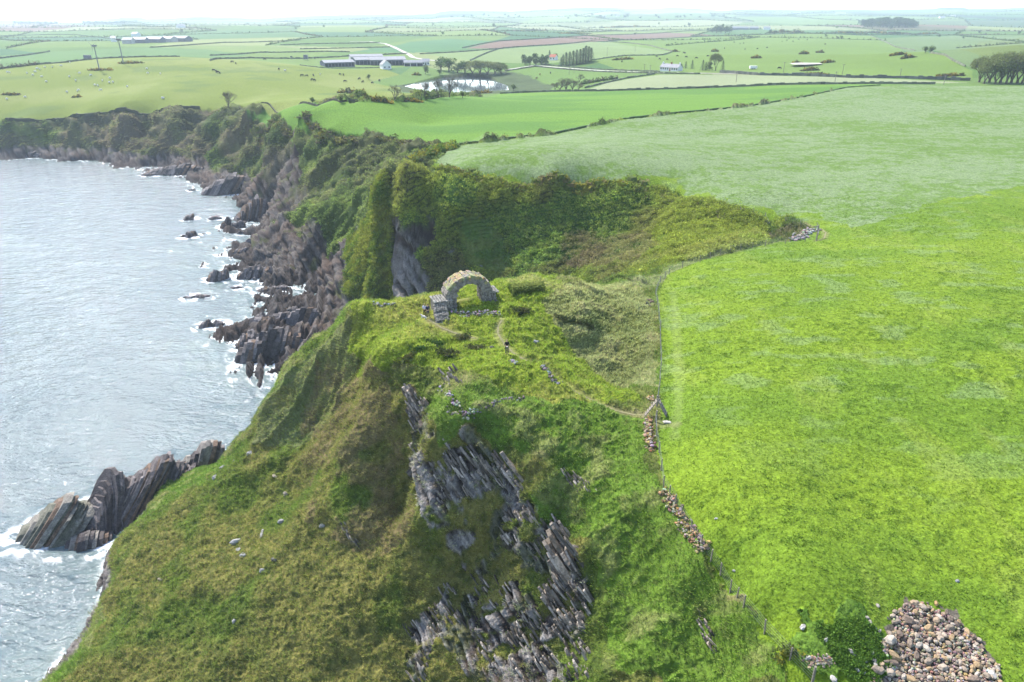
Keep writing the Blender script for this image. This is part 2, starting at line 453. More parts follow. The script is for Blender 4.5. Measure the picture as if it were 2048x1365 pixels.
# ---- rock
RM = np.zeros(Z.shape)
for s in ['822 884;872 868;930 876;1000 912;1040 955;1072 1015;1120 1050;1165 1085;1160 1130;1110 1145;1040 1110;985 1065;975 1130;930 1128;896 1085;866 1032;826 962',
          '812 775;845 785;884 848;874 868;828 862',
          '890 1165;960 1150;1030 1170;1080 1230;1110 1150;1180 1180;1172 1260;1095 1290;1150 1365;955 1365;925 1300;870 1280;850 1365;815 1365;812 1250;880 1200',
          '1000 915;1025 920;1055 975;1035 985;1010 950']:
    m = inpoly(pix(s), kx, ky)
    RM = np.maximum(RM, m * sstep(.40, .54, fbm(X / 1.5, YN / 1.5, 3, 70)))
m = inpoly(pix('800 462;815 478;840 515;856 560;885 602;798 606;794 540'), kx, ky)
bface = m.copy()
m = m | inpoly([P(*t) for t in [(798, 490, 22), (822, 500, 21), (850, 555, 14), (880, 596, 9), (880, 600, 5), (796, 602, 4), (792, 560, 10)]], kx, ky)
RM = np.maximum(RM, m * sstep(30, 26, Z0 + (n2 - .5) * 8))
crock = sstep(.55, 1.5, SLOPE + (fbm(X / 13, YN / 13, 3, 71) - .52) * 4.2) * sstep(26, 14, Z0 + (n4 - .5) * 18) * (Y > 150) * ~gul * ~bright_b * ~ridge_g * sstep(340, 290, R2 + (n4 - .5) * 60)
RM = np.maximum(RM, crock)
for t_ in [[(505, 385, 2), (545, 330, 18), (575, 300, 24), (600, 330, 20), (610, 400, 10), (560, 440, 3), (500, 440, 0)],
           [(572, 432, 12), (600, 480, 8), (690, 500, 12), (700, 560, 6), (690, 600, 3), (640, 650, 0), (560, 640, 0), (470, 560, 0), (520, 480, 0)]]:
    RM = np.maximum(RM, inpoly([P(*t) for t in t_], kx, ky) * 1.0)
shore = sstep(4.4, 2.6, Z0 + (n1 - .5) * 5 - sstep(250, 330, R2) * 2.0)
RM = np.maximum(RM, shore)
RM *= (R2 < 520) * ~ridge_g * ~inpoly(pasture, X, Y)

# fields over everything
mp = inpoly(pasture, X + (n3 - .5) * .6, Y + (n3 - .5) * .6)
mw = inpoly(white_f, X + (n1 - .5) * 18, Y + (n1 - .5) * 18) & mp
mc = inpoly(crop, X + (n3 - .5) * 1.5, Y + (n3 - .5) * 1.5)
ml = inpoly(lefth, X, Y)
lime, mid, deep = rgb(.176, .264, .021), rgb(.136, .226, .021), rgb(.055, .120, .022)
clump = sstep(.52, .70, fbm(X / .8, Y / .55, 3, 15)) * (.35 + .65 * sstep(.4, .6, n1))
pz = lerp(lerp(np.broadcast_to(mid, col.shape), lime, sstep(.30, .68, fbm(X / 16, Y / 7, 4, 14))), deep, clump * .30)
pz = lerp(pz, rgb(.21, .285, .13), sstep(.57, .70, fbm(X / 4, Y / 2, 4, 16)) * .38 * sstep(48, 80, R2))
pz = lerp(pz, rgb(.24, .30, .05), sstep(.6, .72, fbm(X / 3, Y / 9, 3, 19)) * .3)
col = np.where(mp[..., None], pz, col)
wz = lerp(lerp(np.broadcast_to(rgb(.135, .22, .045), col.shape), rgb(.205, .275, .125), sstep(.34, .62, fbm(X / 2.4, Y / 1.6, 4, 17) * .6 + fbm(X / 22, Y / 14, 3, 18) * .45 + (n3 - .5) * .5)), deep, clump * .22)
col = np.where(mw[..., None], wz, col)
rows = np.sin((X * .35 + Y * .94 + 3 * n4) * 2 * math.pi / 14.0)
cz = lerp(lerp(np.broadcast_to(rgb(.105, .215, .035), col.shape), rgb(.14, .26, .035), sstep(.4, .6, fbm(X / 60, Y / 18, 3, 23))), rgb(.09, .2, .03), sstep(.93, .99, rows) * .35)
col = np.where(mc[..., None], cz, col)
lz = lerp(lerp(np.broadcast_to(rgb(.175, .225, .035), col.shape), rgb(.215, .255, .06), sstep(.4, .6, n4)), rgb(.10, .16, .04), sstep(.60, .72, fbm(X / 30, Y / 22, 3, 27)) * .5)
col = np.where(ml[..., None], lz, col)
RM *= ~(mc | ml | mp)

# ---- paths: worn earth, flattened
PATHS = [pix(s) for s in ['858 640;880 655;915 668;950 676', '1004 640;996 655;996 668;1010 690;1030 710;1050 722;1080 735;1110 760;1150 785;1190 805;1230 822;1290 832',
                          '880 604;905 602;935 596', '1640 458;1652 466;1648 478;1630 482', '1318 845;1335 850;1352 850']]
PD = np.full(Z.shape, 9.0)
for p_ in PATHS:
    PD = np.minimum(PD, polydist(p_, X, Y, 3.0))
pw = sstep(1.0, .25, PD + (n2 - .5) * .5)
col = lerp(col, rgb(.27, .225, .13), sstep(.8, .3, PD + (n3 - .5) * .7) * .40)
track = polydist(pix('1345 585;1352 650;1356 720;1358 800;1350 870'), X, Y, 3.0)
col = lerp(col, rgb(.27, .31, .12), sstep(.9, .3, track + (n2 - .5)) * .22)

# ---- bare stone heap ground and nettles at lower right
heap = inpoly(pix('1790 1228;1830 1208;1900 1235;1955 1290;1990 1345;2000 1400;1745 1400;1772 1330;1765 1285;1795 1255'), kx + (n3 - .5) * 2, ky + (n3 - .5) * 2)
col[heap] = rgb(.15, .13, .10)
nett = inpoly(pix('1575 1235;1640 1215;1700 1235;1780 1225;1790 1400;1650 1400;1590 1330'), X + (n2 - .5) * 5, Y + (fbm(X / 2, Y / 2, 3, 44) - .5) * 6) & ~heap
col[nett] = lerp(np.broadcast_to(rgb(.075, .150, .020), col.shape), rgb(.125, .215, .03), sstep(.38, .62, n2))[nett]

strip = polydist(pix('1270 578;1310 562;1340 548;1370 533;1400 522;1450 508;1500 496;1560 487') , X, Y, 4)
col = lerp(col, rgb(.27, .29, .13), sstep(3.2, 1.2, strip + (n2 - .5) * 2) * ~mp * .75)
hm = polydist(pix('1030 558;1080 566;1110 580;1140 588;1180 580;1230 580;1260 582'), X, Y, 4)
col = lerp(col, rgb(.33, .31, .12), sstep(2.6, .6, hm + (n2 - .5) * 2) * .65)
# ---- detail relief along the normal
gorse = gul | bright_b
sc_ = (Y > 150) & ~(mp | mc | ml) & near
rough = near & ~(mp | mc | ml)
big = 1.25 * (fbm(X / 6, YN / 6, 3, 101) - .5)
tus = 1 - np.abs(2 * vnoise(X / .75, YN / .75, 103) - 1)
tus2 = 1 - np.abs(2 * vnoise(X / .42 + n2 * 2, YN / .42, 107) - 1)
d_r = big * 1.9 + (n2 - .5) * 1.0 + tus * .24 + tus2 * .15
d_g = big * 1.6 + (1 - np.abs(2 * vnoise(X / 2.3, YN / 2.3, 109) - 1)) * 1.0 + (n3 - .5) * .8
d_s = big * 5.5 + (fbm(X / 3, YN / 3, 3, 111) - .5) * 4
d_p = (n3 - .5) * .10 + (n1 - .5) * .5 + clump * .05
disp = np.where(mp, d_p, 0.0)
disp = np.where(mw, (n1 - .5) * .4 + (n3 - .5) * .12, disp)
disp = np.where(rough, d_r, disp)
fold = vnoise((X * .45 - Y * .9) / 1.7 + n1 * 1.5, (X * .9 + Y * .45) / 16, 140)
disp = disp + np.where(pale_t, ((1 - np.abs(2 * fold - 1)) ** 2 - .3) * .7, 0)
disp = np.where(gorse, d_g, disp)
disp = np.where(sc_ & ~gorse, d_s, disp)
disp = np.where(nett, n3 * .25, disp)
# headland hummocks
hm = polydist(pix('1030 560;1080 570;1110 585;1140 590'), X, Y, 3)
disp = disp + np.where(rough, sstep(3, 0, hm) * .5 * vnoise(X / 1.7, Y / 1.7, 5), 0)
edge = np.minimum(np.minimum(polydist(pasture + pasture[:1], X, Y, 3.0), polydist(crop + crop[:1], X, Y, 3.0)), polydist(lefth + lefth[:1], X, Y, 3.0))
disp *= np.where(rough & (R2 < 200), np.clip(edge / 3, .15, 1), 1)
disp *= 1 - .85 * pw
nx_, ny_ = -np.gradient(Z0, axis=1), None
Tr = np.stack([np.gradient(X, axis=0), np.gradient(Y, axis=0), np.gradient(Z0, axis=0)], -1)
Ta = np.stack([np.gradient(X, axis=1), np.gradient(Y, axis=1), np.gradient(Z0, axis=1)], -1)
NV = np.cross(Ta, Tr)
NV /= np.linalg.norm(NV, axis=-1, keepdims=True) + 1e-12
NV *= np.sign(NV[..., 2:3])
# bedded rock: steep slabs whose edges run down to the right
rs = np.where(R2 > 140, 2.3, 1.0)
warpn = (fbm(X / 5 / rs, YN / 5 / rs, 3, 120) - .5) * 2.2
tt = (X * .78 + Y * .12 + Z0 * .60) / (.42 * rs) + warpn * 1.6
lay = np.floor(tt)
fr = tt - lay
along = (-X * .45 + Y * .2 + Z0 * .85) / (2.6 * np.where(R2 > 140, 6.0, 1.0))
blk = np.floor(along + TAB[(lay.astype(int) * 3) & 511, 7] * 5)
hsh = TAB[(lay.astype(int) * 17) & 511, (blk.astype(int) * 29) & 511]
d_k = ((hsh - .35) * .95 + (fr - .5) * .4 + (n1 - .5) * np.where(R2 > 140, 2.0, .9) + (n2 - .5) * np.where(R2 > 140, .45, 1.0) + (n3 - .5) * np.where(R2 > 140, .15, .35)) * rs * .8
disp = disp * (1 - RM * .6) + d_k * RM
# broken shore
sh = sstep(5, 1.5, Z0) * sstep(-6, -1, Z0) * near
disp = disp + sh * ((fbm(X / 6, Y / 6, 4, 130) - .50) * 4 + (n2 - .5) * 1.5) * (R2 > 115)
hv = sstep(.35, .75, hsh * .6 + n3 * .5)
rockc = lerp(np.broadcast_to(rgb(.068, .053, .046), col.shape), rgb(.34, .315, .295), hv * (R2 < 140) + hv * np.where(bface, .75, .30) * (R2 >= 140))
rockc = lerp(rockc, rgb(.14, .095, .07), sstep(.55, .7, n1) * .5)
rockc = lerp(rockc, rgb(.030, .028, .029), sstep(3.2, .6, Z0 + disp * .6) * (R2 > 60) * .6)
rockc = lerp(rockc, rgb(.09, .11, .03), sstep(.60, .7, fbm(X / 3.3, Y / 3.3, 3, 133)) * .6 * (Z0 > 3))
gap_ = sstep(.9, .98, fr) * RM
col = lerp(col, rockc, RM)
col *= (1 - .55 * gap_)[..., None]
XD, YD, ZD = X + NV[..., 0] * disp, Y + NV[..., 1] * disp, Z0 + NV[..., 2] * disp
# rock skerries must not stand in the open water far out
ZD = np.where(Z0 < -2.2, np.minimum(ZD, -.6), ZD)
col = np.clip(col * .64, .004, .9)


def ztop(x, y):
    """height of the finished land (polar lookup, small sideways shifts ignored)"""
    return float(zgrid(ZD, np.array([x]), np.array([y]))[0])


def zs(x, y):
    return float(zgrid(Z0, np.array([x]), np.array([y]))[0])


# ------------------------------------------------------------------ materials
def mat(name, color=(.5, .5, .5), rough=.9, spec=.2, attr=None, noise=None, bump=None, metal=0, two=None):
    """procedural surface: colour or colour attribute, broken by noise, with a bump"""
    m = bpy.data.materials.new(name)
    m.use_nodes = True
    n = m.node_tree
    b = n.nodes['Principled BSDF']
    b.inputs['Roughness'].default_value = rough
    b.inputs['Specular IOR Level'].default_value = spec
    b.inputs['Metallic'].default_value = metal
    tc = n.nodes.new('ShaderNodeTexCoord')
    if attr:
        a = n.nodes.new('ShaderNodeAttribute')
        a.attribute_name = attr
        src = a.outputs['Color']
    else:
        a = n.nodes.new('ShaderNodeRGB')
        a.outputs[0].default_value = (*color, 1)
        src = a.outputs[0]
    for k, (sc, lo, hi) in enumerate(noise or []):
        tx = n.nodes.new('ShaderNodeTexNoise')
        tx.inputs['Scale'].default_value = sc
        tx.inputs['Detail'].default_value = 4
        n.links.new(tc.outputs['Object'], tx.inputs['Vector'])
        mr = n.nodes.new('ShaderNodeMapRange')
        mr.inputs['From Min'].default_value = .3
        mr.inputs['From Max'].default_value = .7
        mr.inputs['To Min'].default_value = lo
        mr.inputs['To Max'].default_value = hi
        n.links.new(tx.outputs['Fac'], mr.inputs['Value'])
        if two is not None and k == 0:
            mx = n.nodes.new('ShaderNodeMixRGB')
            n.links.new(mr.outputs[0], mx.inputs[0])
            n.links.new(src, mx.inputs[1])
            mx.inputs[2].default_value = (*two, 1)
        else:
            mx = n.nodes.new('ShaderNodeVectorMath')
            mx.operation = 'SCALE'
            n.links.new(src, mx.inputs[0])
            n.links.new(mr.outputs[0], mx.inputs['Scale'])
        src = mx.outputs[0]
    n.links.new(src, b.inputs['Base Color'])
    if bump:
        sc, st, di = bump
        tx = n.nodes.new('ShaderNodeTexNoise')
        tx.inputs['Scale'].default_value = sc
        tx.inputs['Detail'].default_value = 5
        n.links.new(tc.outputs['Object'], tx.inputs['Vector'])
        bp = n.nodes.new('ShaderNodeBump')
        bp.inputs['Strength'].default_value = st
        bp.inputs['Distance'].default_value = di
        n.links.new(tx.outputs['Fac'], bp.inputs['Height'])
        n.links.new(bp.outputs[0], b.inputs['Normal'])
    return m


def grid_mesh(name, X, Y, Z, colr, m):
    nr, na = X.shape
    me = bpy.data.meshes.new(name)
    co = np.stack([X, Y, Z], -1).reshape(-1, 3).astype(np.float32)
    idx = np.arange(nr * na).reshape(nr, na)
    q = np.stack([idx[1:, :-1], idx[1:, 1:], idx[:-1, 1:], idx[:-1, :-1]], -1).reshape(-1, 4)
    me.vertices.add(len(co))
    me.vertices.foreach_set('co', co.ravel())
    me.loops.add(q.size)
    me.loops.foreach_set('vertex_index', q.ravel().astype(np.int32))
    me.polygons.add(len(q))
    me.polygons.foreach_set('loop_start', np.arange(0, q.size, 4, dtype=np.int32))
    me.update(calc_edges=True)
    if colr is not None:
        ca = me.color_attributes.new('col', 'FLOAT_COLOR', 'POINT')
        c4 = np.ones((len(co), 4), np.float32)
        c4[:, :3] = colr.reshape(-1, 3)
        ca.data.foreach_set('color', c4.ravel())
    me.materials.append(m)
    o = bpy.data.objects.new(name, me)
    C.objects.link(o)
    return o


M_ground = mat('grass_and_rock', attr='col', rough=.95, spec=.08, noise=[(2.2, .72, 1.28), (7.0, .7, 1.3)], bump=(3.5, .6, .25))
ground = grid_mesh('ground', XD, YD, ZD, col, M_ground)
ground['kind'] = 'structure'

# ------------------------------------------------------------------ rocks in and beside the sea
# (px, py of the waterline centre, width m, depth m, height m, strike degrees, dip, label)
SEAROCKS = [
    (545, 722, 17, 9, 7.5, 12, .35, 'big brown and black rock mass at the foot of the headland slope'),
    (505, 700, 8, 6, 5.0, 20, .3, 'dark rounded rock joined to the seaward side of the big brown rock mass'),
    (575, 655, 21, 5, 4.6, 8, .5, 'long black jagged rock ridge lying just beyond the big brown rock mass'),
    (516, 650, 6, 4, 3.0, 8, .5, 'low black rock at the seaward tip of the long jagged ridge'),
    (410, 657, 3.2, 2.6, 2.0, 20, .4, 'dark rock with an upright block, left half of the lone pair in open water'),
    (432, 655, 3.6, 3.0, 1.5, 15, .4, 'flatter grey rock, right half of the lone pair in open water'),
    (435, 562, 6.4, 4.5, 3.6, 30, .45, 'angular sloping sea rock ringed with foam, left of the ribbed cliff'),
    (400, 596, 5, 2, .9, 10, .2, 'low flat rock barely out of the water below the angular sloping one'),
    (374, 597, 2.4, 1.4, .6, 10, .2, 'tiny flat rock awash at the left end of the low flat rock'),
    (472, 578, 3.2, 1.6, .8, 10, .2, 'small flat rock awash between the sloping rock and the shore'),
    (378, 440, 3.6, 2.6, 2.2, 40, .7, 'small pointed rock farthest left off the dark boulders'),
    (429, 439, 4.6, 2.4, 1.3, 10, .3, 'low grey rock in foam right of the small pointed rock'),
    (380, 474, 4.2, 3.0, 2.3, 60, .2, 'small pyramid shaped rock alone in the bay'),
    (366, 474, 1.6, 1.2, .7, 60, .2, 'tiny rock touching the left of the pyramid shaped rock'),
    (406, 469, 1.2, .8, .4, 60, .2, 'tiny rock tip right of the pyramid shaped rock'),
    (452, 456, 5.2, 3.6, 3.8, 70, .3, 'black pointed boulder standing at the edge of the shore rocks'),
    (474, 456, 5.8, 3.6, 2.6, 20, .3, 'dark wedge shaped boulder right of the black pointed boulder'),
    (481, 469, 2.4, 2, 1.5, 20, .3, 'small dark boulder in front of the wedge shaped boulder'),
    (511, 493, 9.5, 4, 3.0, 5, .5, 'grey bedded shore ledge, upper of two that run out into foam'),
    (484, 511, 7, 3.5, 2.6, 5, .5, 'grey bedded shore ledge, lower of two that run out into foam'),
    (510, 558, 11, 6, 4.6, 15, .4, 'blocky green stained rock at the seaward foot of the ribbed cliff'),
    (530, 585, 5, 3, 1.4, 10, .3, 'low rock in the foam below the blocky green stained rock'),
    (557, 582, 6, 3, 1.5, 10, .3, 'flat dark slab by the cobble beach'),
    (590, 622, 9, 4, 1.4, 20, .4, 'flat slabby rocks at the edge of the cobble beach'),
    (350, 350, 30, 12, 5.2, 10, .7, 'farther rock promontory with a smooth grey face, far side of the bay'),
    (298, 352, 8, 4, 1.5, 10, .7, 'low tip of the farther rock promontory'),
    (462, 388, 24, 14, 9.0, 20, .8, 'nearer rock promontory with curved bedding and a rusty top'),
    (432, 372, 12, 8, 6.0, 20, .8, 'seaward shoulder of the nearer rock promontory'),
    (383, 382, 3.4, 2, 1.0, 0, .2, 'lone low rock off the nearer promontory'),
    (505, 440, 13, 9, 9.5, 40, .5, 'tall weathered rock tower standing at the cliff foot'),
    (230, 318, 18, 8, 3.5, 10, .9, 'long dark ledge with slanting beds across the back of the bay'),
    (192, 320, 2.5, 1.6, 1.0, 10, .2, 'small isolated rock at the back of the bay'),
    (60, 316, 34, 8, 4.0, 0, .9, 'dark bedded ledge at the far left of the bay'),
]
SPUR = [(302, 1040, 17, 10, 8.2, 22, .75, 'dark bedded rock spur running out from the green slope into the surf'),
        (385, 985, 10, 7, 7.5, 25, .55, 'brown flat faced rock block between the spur and the green slope'),
        (425, 950, 5, 5, 4.4, 25, .3, 'knobbly rock stack at the landward end of the spur'),
        (215, 1060, 8.0, 9, 7.6, 60, .5, 'rounded dark shoulder at the seaward end of the bedded spur'),
        (112, 1085, 10.5, 9, 5.2, 20, .9, 'grey green weathered rock block at the outer end of the spur'),
        (170, 1096, 6, 4, 1.6, 20, .3, 'low pink ledge washed by surf between the two blocks of the spur')]
FOAMPTS = []
for px_, py_, w_x, w_y, h_x, *_r in SEAROCKS + SPUR:
    q_ = P(px_, py_, 0)
    FOAMPTS.append((q_[0], q_[1] + w_y * .4, w_x, w_y))

# ------------------------------------------------------------------ sea
sr = [30.0]
while sr[-1] < 1500:
    sr.append(sr[-1] * 1.006)
sr = np.array(sr)
sa = np.radians(np.linspace(-52, 8, 420))
SR, SA = np.meshgrid(sr, sa, indexing='ij')
SX, SY = SR * np.sin(SA), SR * np.cos(SA)
SZ = (fbm(SX / 9, SY / 5, 4, 200) - .5) * .6
seaz = zgrid(ZD, SX, SY)
M_sea = bpy.data.materials.new('sea_water')
M_sea.use_nodes = True
n = M_sea.node_tree
b = n.nodes['Principled BSDF']
b.inputs['Specular IOR Level'].default_value = .25
b.inputs['Roughness'].default_value = .08
b.inputs['IOR'].default_value = 1.34
tc = n.nodes.new('ShaderNodeTexCoord')
mp_ = n.nodes.new('ShaderNodeMapping')
mp_.inputs['Rotation'].default_value = (0, 0, math.radians(25))
mp_.inputs['Scale'].default_value = (.55, 1.0, 1)
n.links.new(tc.outputs['Object'], mp_.inputs[0])
prev = None
for sc_n, st, di in ((.30, 1.0, .85), (1.0, 1.0, .46), (3.2, 1.0, .14)):
    tx = n.nodes.new('ShaderNodeTexNoise')
    tx.inputs['Scale'].default_value = sc_n
    tx.inputs['Detail'].default_value = 3
    n.links.new(mp_.outputs[0], tx.inputs['Vector'])
    bp = n.nodes.new('ShaderNodeBump')
    bp.inputs['Strength'].default_value = st
    bp.inputs['Distance'].default_value = di
    n.links.new(tx.outputs['Fac'], bp.inputs['Height'])
    if prev:
        n.links.new(prev.outputs[0], bp.inputs['Normal'])
    prev = bp
n.links.new(prev.outputs[0], b.inputs['Normal'])
ca_ = n.nodes.new('ShaderNodeAttribute')
ca_.attribute_name = 'col'
n.links.new(ca_.outputs['Color'], b.inputs['Base Color'])
# foam where the water is shallow around rock
foam = .8 * sstep(-.6, -.02, seaz) * sstep(.38, .6, fbm(SX / 1.6, SY / 1.6, 4, 210)) * sstep(1.5, .6, seaz)
foam = np.maximum(foam, sstep(-1.6, -.3, seaz) * sstep(.58, .70, fbm(SX / 3.5, SY / 3.5, 4, 215)) * .7)
ff = np.zeros(SX.shape)
for fx0, fy0, fw, fd in FOAMPTS:
    dd_ = np.hypot((SX - fx0) / (fw * .5 + 1.6), (SY - fy0) / (fd * .5 + 2.2))
    ff = np.maximum(ff, sstep(1.30, .92, dd_))
q_ = P(130, 1105, 0)
ff = np.maximum(ff, sstep(1.2, .5, np.hypot((SX - q_[0]) / 7.5, (SY - q_[1]) / 2.4)) * 1.2)
q_ = P(20, 1085, 0)
ff = np.maximum(ff, sstep(1.2, .5, np.hypot((SX - q_[0]) / 3, (SY - q_[1]) / 4)) * 1.0)
foam = np.maximum(foam, ff * sstep(.46, .60, fbm(SX / 1.3, SY / 1.3, 4, 217)))
scl = lerp(np.broadcast_to(rgb(.074, .106, .114), SX.shape + (3,)), rgb(.10, .14, .13), sstep(-4, -.5, seaz) * .6)
scl = lerp(scl, rgb(.8, .82, .83), foam * .85)
sea = grid_mesh('sea', SX, SY, SZ, scl, M_sea)
sea['kind'] = 'structure'
#SPLIT haze
hz = bpy.data.meshes.new('haze')
bmh = bmesh.new()
bmesh.ops.create_cube(bmh, size=1)
bmesh.ops.scale(bmh, vec=(16000, 9000, 150), verts=bmh.verts)
bmesh.ops.translate(bmh, vec=(0, 3600, 66), verts=bmh.verts)
bmh.to_mesh(hz)
hazeo = bpy.data.objects.new('haze', hz)
hazeo['kind'] = 'stuff'
C.objects.link(hazeo)
hm_ = bpy.data.materials.new('haze')
hm_.use_nodes = True
n = hm_.node_tree
n.nodes.clear()
pv = n.nodes.new('ShaderNodeVolumePrincipled')
pv.inputs['Color'].default_value = (.74, .87, 1.0, 1)
pv.inputs['Density'].default_value = .00013
pv.inputs['Anisotropy'].default_value = .2
mo = n.nodes.new('ShaderNodeOutputMaterial')
n.links.new(pv.outputs[0], mo.inputs['Volume'])
hz.materials.append(hm_)
#SPLIT objects


# ------------------------------------------------------------------ builders
class MB:
    """collects faces with a colour each; build() links them as one mesh"""

    def __init__(self):
        self.v, self.f, self.c = [], [], []

    def poly(self, vs, faces, c=(1, 1, 1)):
        o = len(self.v)
        self.v += [tuple(p) for p in vs]
        self.f += [tuple(o + i for i in f) for f in faces]
        self.c += [c] * len(vs)

    def box(self, x0, y0, z0, x1, y1, z1, c=(1, 1, 1)):
        self.poly([(x0, y0, z0), (x1, y0, z0), (x1, y1, z0), (x0, y1, z0), (x0, y0, z1), (x1, y0, z1), (x1, y1, z1), (x0, y1, z1)],
                  [(0, 3, 2, 1), (4, 5, 6, 7), (0, 1, 5, 4), (1, 2, 6, 5), (2, 3, 7, 6), (3, 0, 4, 7)], c)

    def tube(self, a, b, r0, r1, n=5, c=(1, 1, 1)):
        a, b = Vector(a), Vector(b)
        d = (b - a)
        if d.length < 1e-6:
            return
        d.normalize()
        u = d.orthogonal().normalized()
        w = d.cross(u)
        vs = []
        for p, r in ((a, r0), (b, r1)):
            for k in range(n):
                t = 2 * math.pi * k / n
                vs.append(p + (u * math.cos(t) + w * math.sin(t)) * r)
        fs = [(k, (k + 1) % n, n + (k + 1) % n, n + k) for k in range(n)] + [tuple(range(n))[::-1], tuple(range(n, 2 * n))]
        self.poly(vs, fs, c)

    def stone(self, c, dims, rnd, colr, rot=None):
        """angular stone: a jittered, chamfered block"""
        sx, sy, sz = dims
        vs = []
        M = Matrix.Rotation(rnd.uniform(0, 6.28) if rot is None else rot, 3, 'Z') @ Matrix.Rotation(rnd.uniform(-.35, .35), 3, 'X') @ Matrix.Rotation(rnd.uniform(-.35, .35), 3, 'Y')
        for zz, k in ((-.5, .72), (.05, 1.0), (.5, .62)):
            for t in range(6):
                a = t * math.pi / 3 + rnd.uniform(-.3, .3)
                q = Vector((math.cos(a) * sx * .5 * k * rnd.uniform(.8, 1.1), math.sin(a) * sy * .5 * k * rnd.uniform(.8, 1.1), zz * sz * rnd.uniform(.8, 1.1)))
                vs.append(M @ q + Vector(c))
        fs = [(5, 4, 3, 2, 1, 0), (12, 13, 14, 15, 16, 17)]
        for l in (0, 6):
            fs += [(l + k, l + (k + 1) % 6, l + 6 + (k + 1) % 6, l + 6 + k) for k in range(6)]
        self.poly(vs, fs, colr)

    def build(self, name, m, parent=None, smooth=False):
        me = bpy.data.meshes.new(name)
        me.from_pydata(self.v, [], self.f)
        ca = me.color_attributes.new('col', 'FLOAT_COLOR', 'POINT')
        c4 = np.ones((len(self.v), 4), np.float32)
        c4[:, :3] = np.array(self.c, np.float32)
        ca.data.foreach_set('color', c4.ravel())
        if smooth:
            me.polygons.foreach_set('use_smooth', [True] * len(me.polygons))
        me.materials.append(m)
        o = bpy.data.objects.new(name, me)
        C.objects.link(o)
        if parent is not None:
            o.parent = parent
        return o


def tag(o, label, cat, group=None, kind=None):
    o['label'] = label
    o['category'] = cat
    if group:
        o['group'] = group
    if kind:
        o['kind'] = kind
    return o


def thing(name, label, cat, loc=(0, 0, 0), rz=0.0, group=None):
    o = bpy.data.objects.new(name, None)
    C.objects.link(o)
    o.location = loc
    o.rotation_euler = (0, 0, rz)
    o.empty_display_size = .3
    return tag(o, label, cat, group)


def dup(o, loc, rz=0.0, sc=1.0, label=None, group=None):
    r = o.copy()
    C.objects.link(r)
    r.location = loc
    r.rotation_euler = (0, 0, rz)
    r.scale = (sc, sc, sc) if not isinstance(sc, tuple) else sc
    if label:
        r['label'] = label
    if group:
        r['group'] = group
    for ch in o.children:
        c = ch.copy()
        C.objects.link(c)
        c.parent = r
        for g_ in ch.children:
            d = g_.copy()
            C.objects.link(d)
            d.parent = c
    return r


M_rock = mat('bedded_rock', attr='col', rough=.85, spec=.25, noise=[(1.3, .6, 1.35), (5.0, .65, 1.35)], bump=(3.0, .8, .2))
M_stone = mat('field_stone', attr='col', rough=.85, spec=.2, noise=[(4.0, .75, 1.25), (14.0, .75, 1.25)], bump=(9.0, .5, .05))
M_leaf = mat('leaves', attr='col', rough=.8, spec=.15)
_n = M_leaf.node_tree
_tr, _mx = _n.nodes.new('ShaderNodeBsdfTranslucent'), _n.nodes.new('ShaderNodeMixShader')
_at = [q for q in _n.nodes if q.type == 'ATTRIBUTE'][0]
_sc = _n.nodes.new('ShaderNodeVectorMath')
_sc.operation = 'SCALE'
_sc.inputs['Scale'].default_value = 1.5
_n.links.new(_at.outputs['Color'], _sc.inputs[0])
_n.links.new(_sc.outputs[0], _n.nodes['Principled BSDF'].inputs['Base Color'])
_n.links.new(_sc.outputs[0], _tr.inputs['Color'])
_mx.inputs[0].default_value = .42
_n.links.new(_n.nodes['Principled BSDF'].outputs[0], _mx.inputs[1])
_n.links.new(_tr.outputs[0], _mx.inputs[2])
_n.links.new(_mx.outputs[0], _n.nodes['Material Output'].inputs['Surface'])
M_wood = mat('weathered_timber', (.20, .175, .14), .85, noise=[(6, .7, 1.3)])
M_wire = mat('galvanised_wire', (.25, .26, .25), .5, metal=.6)


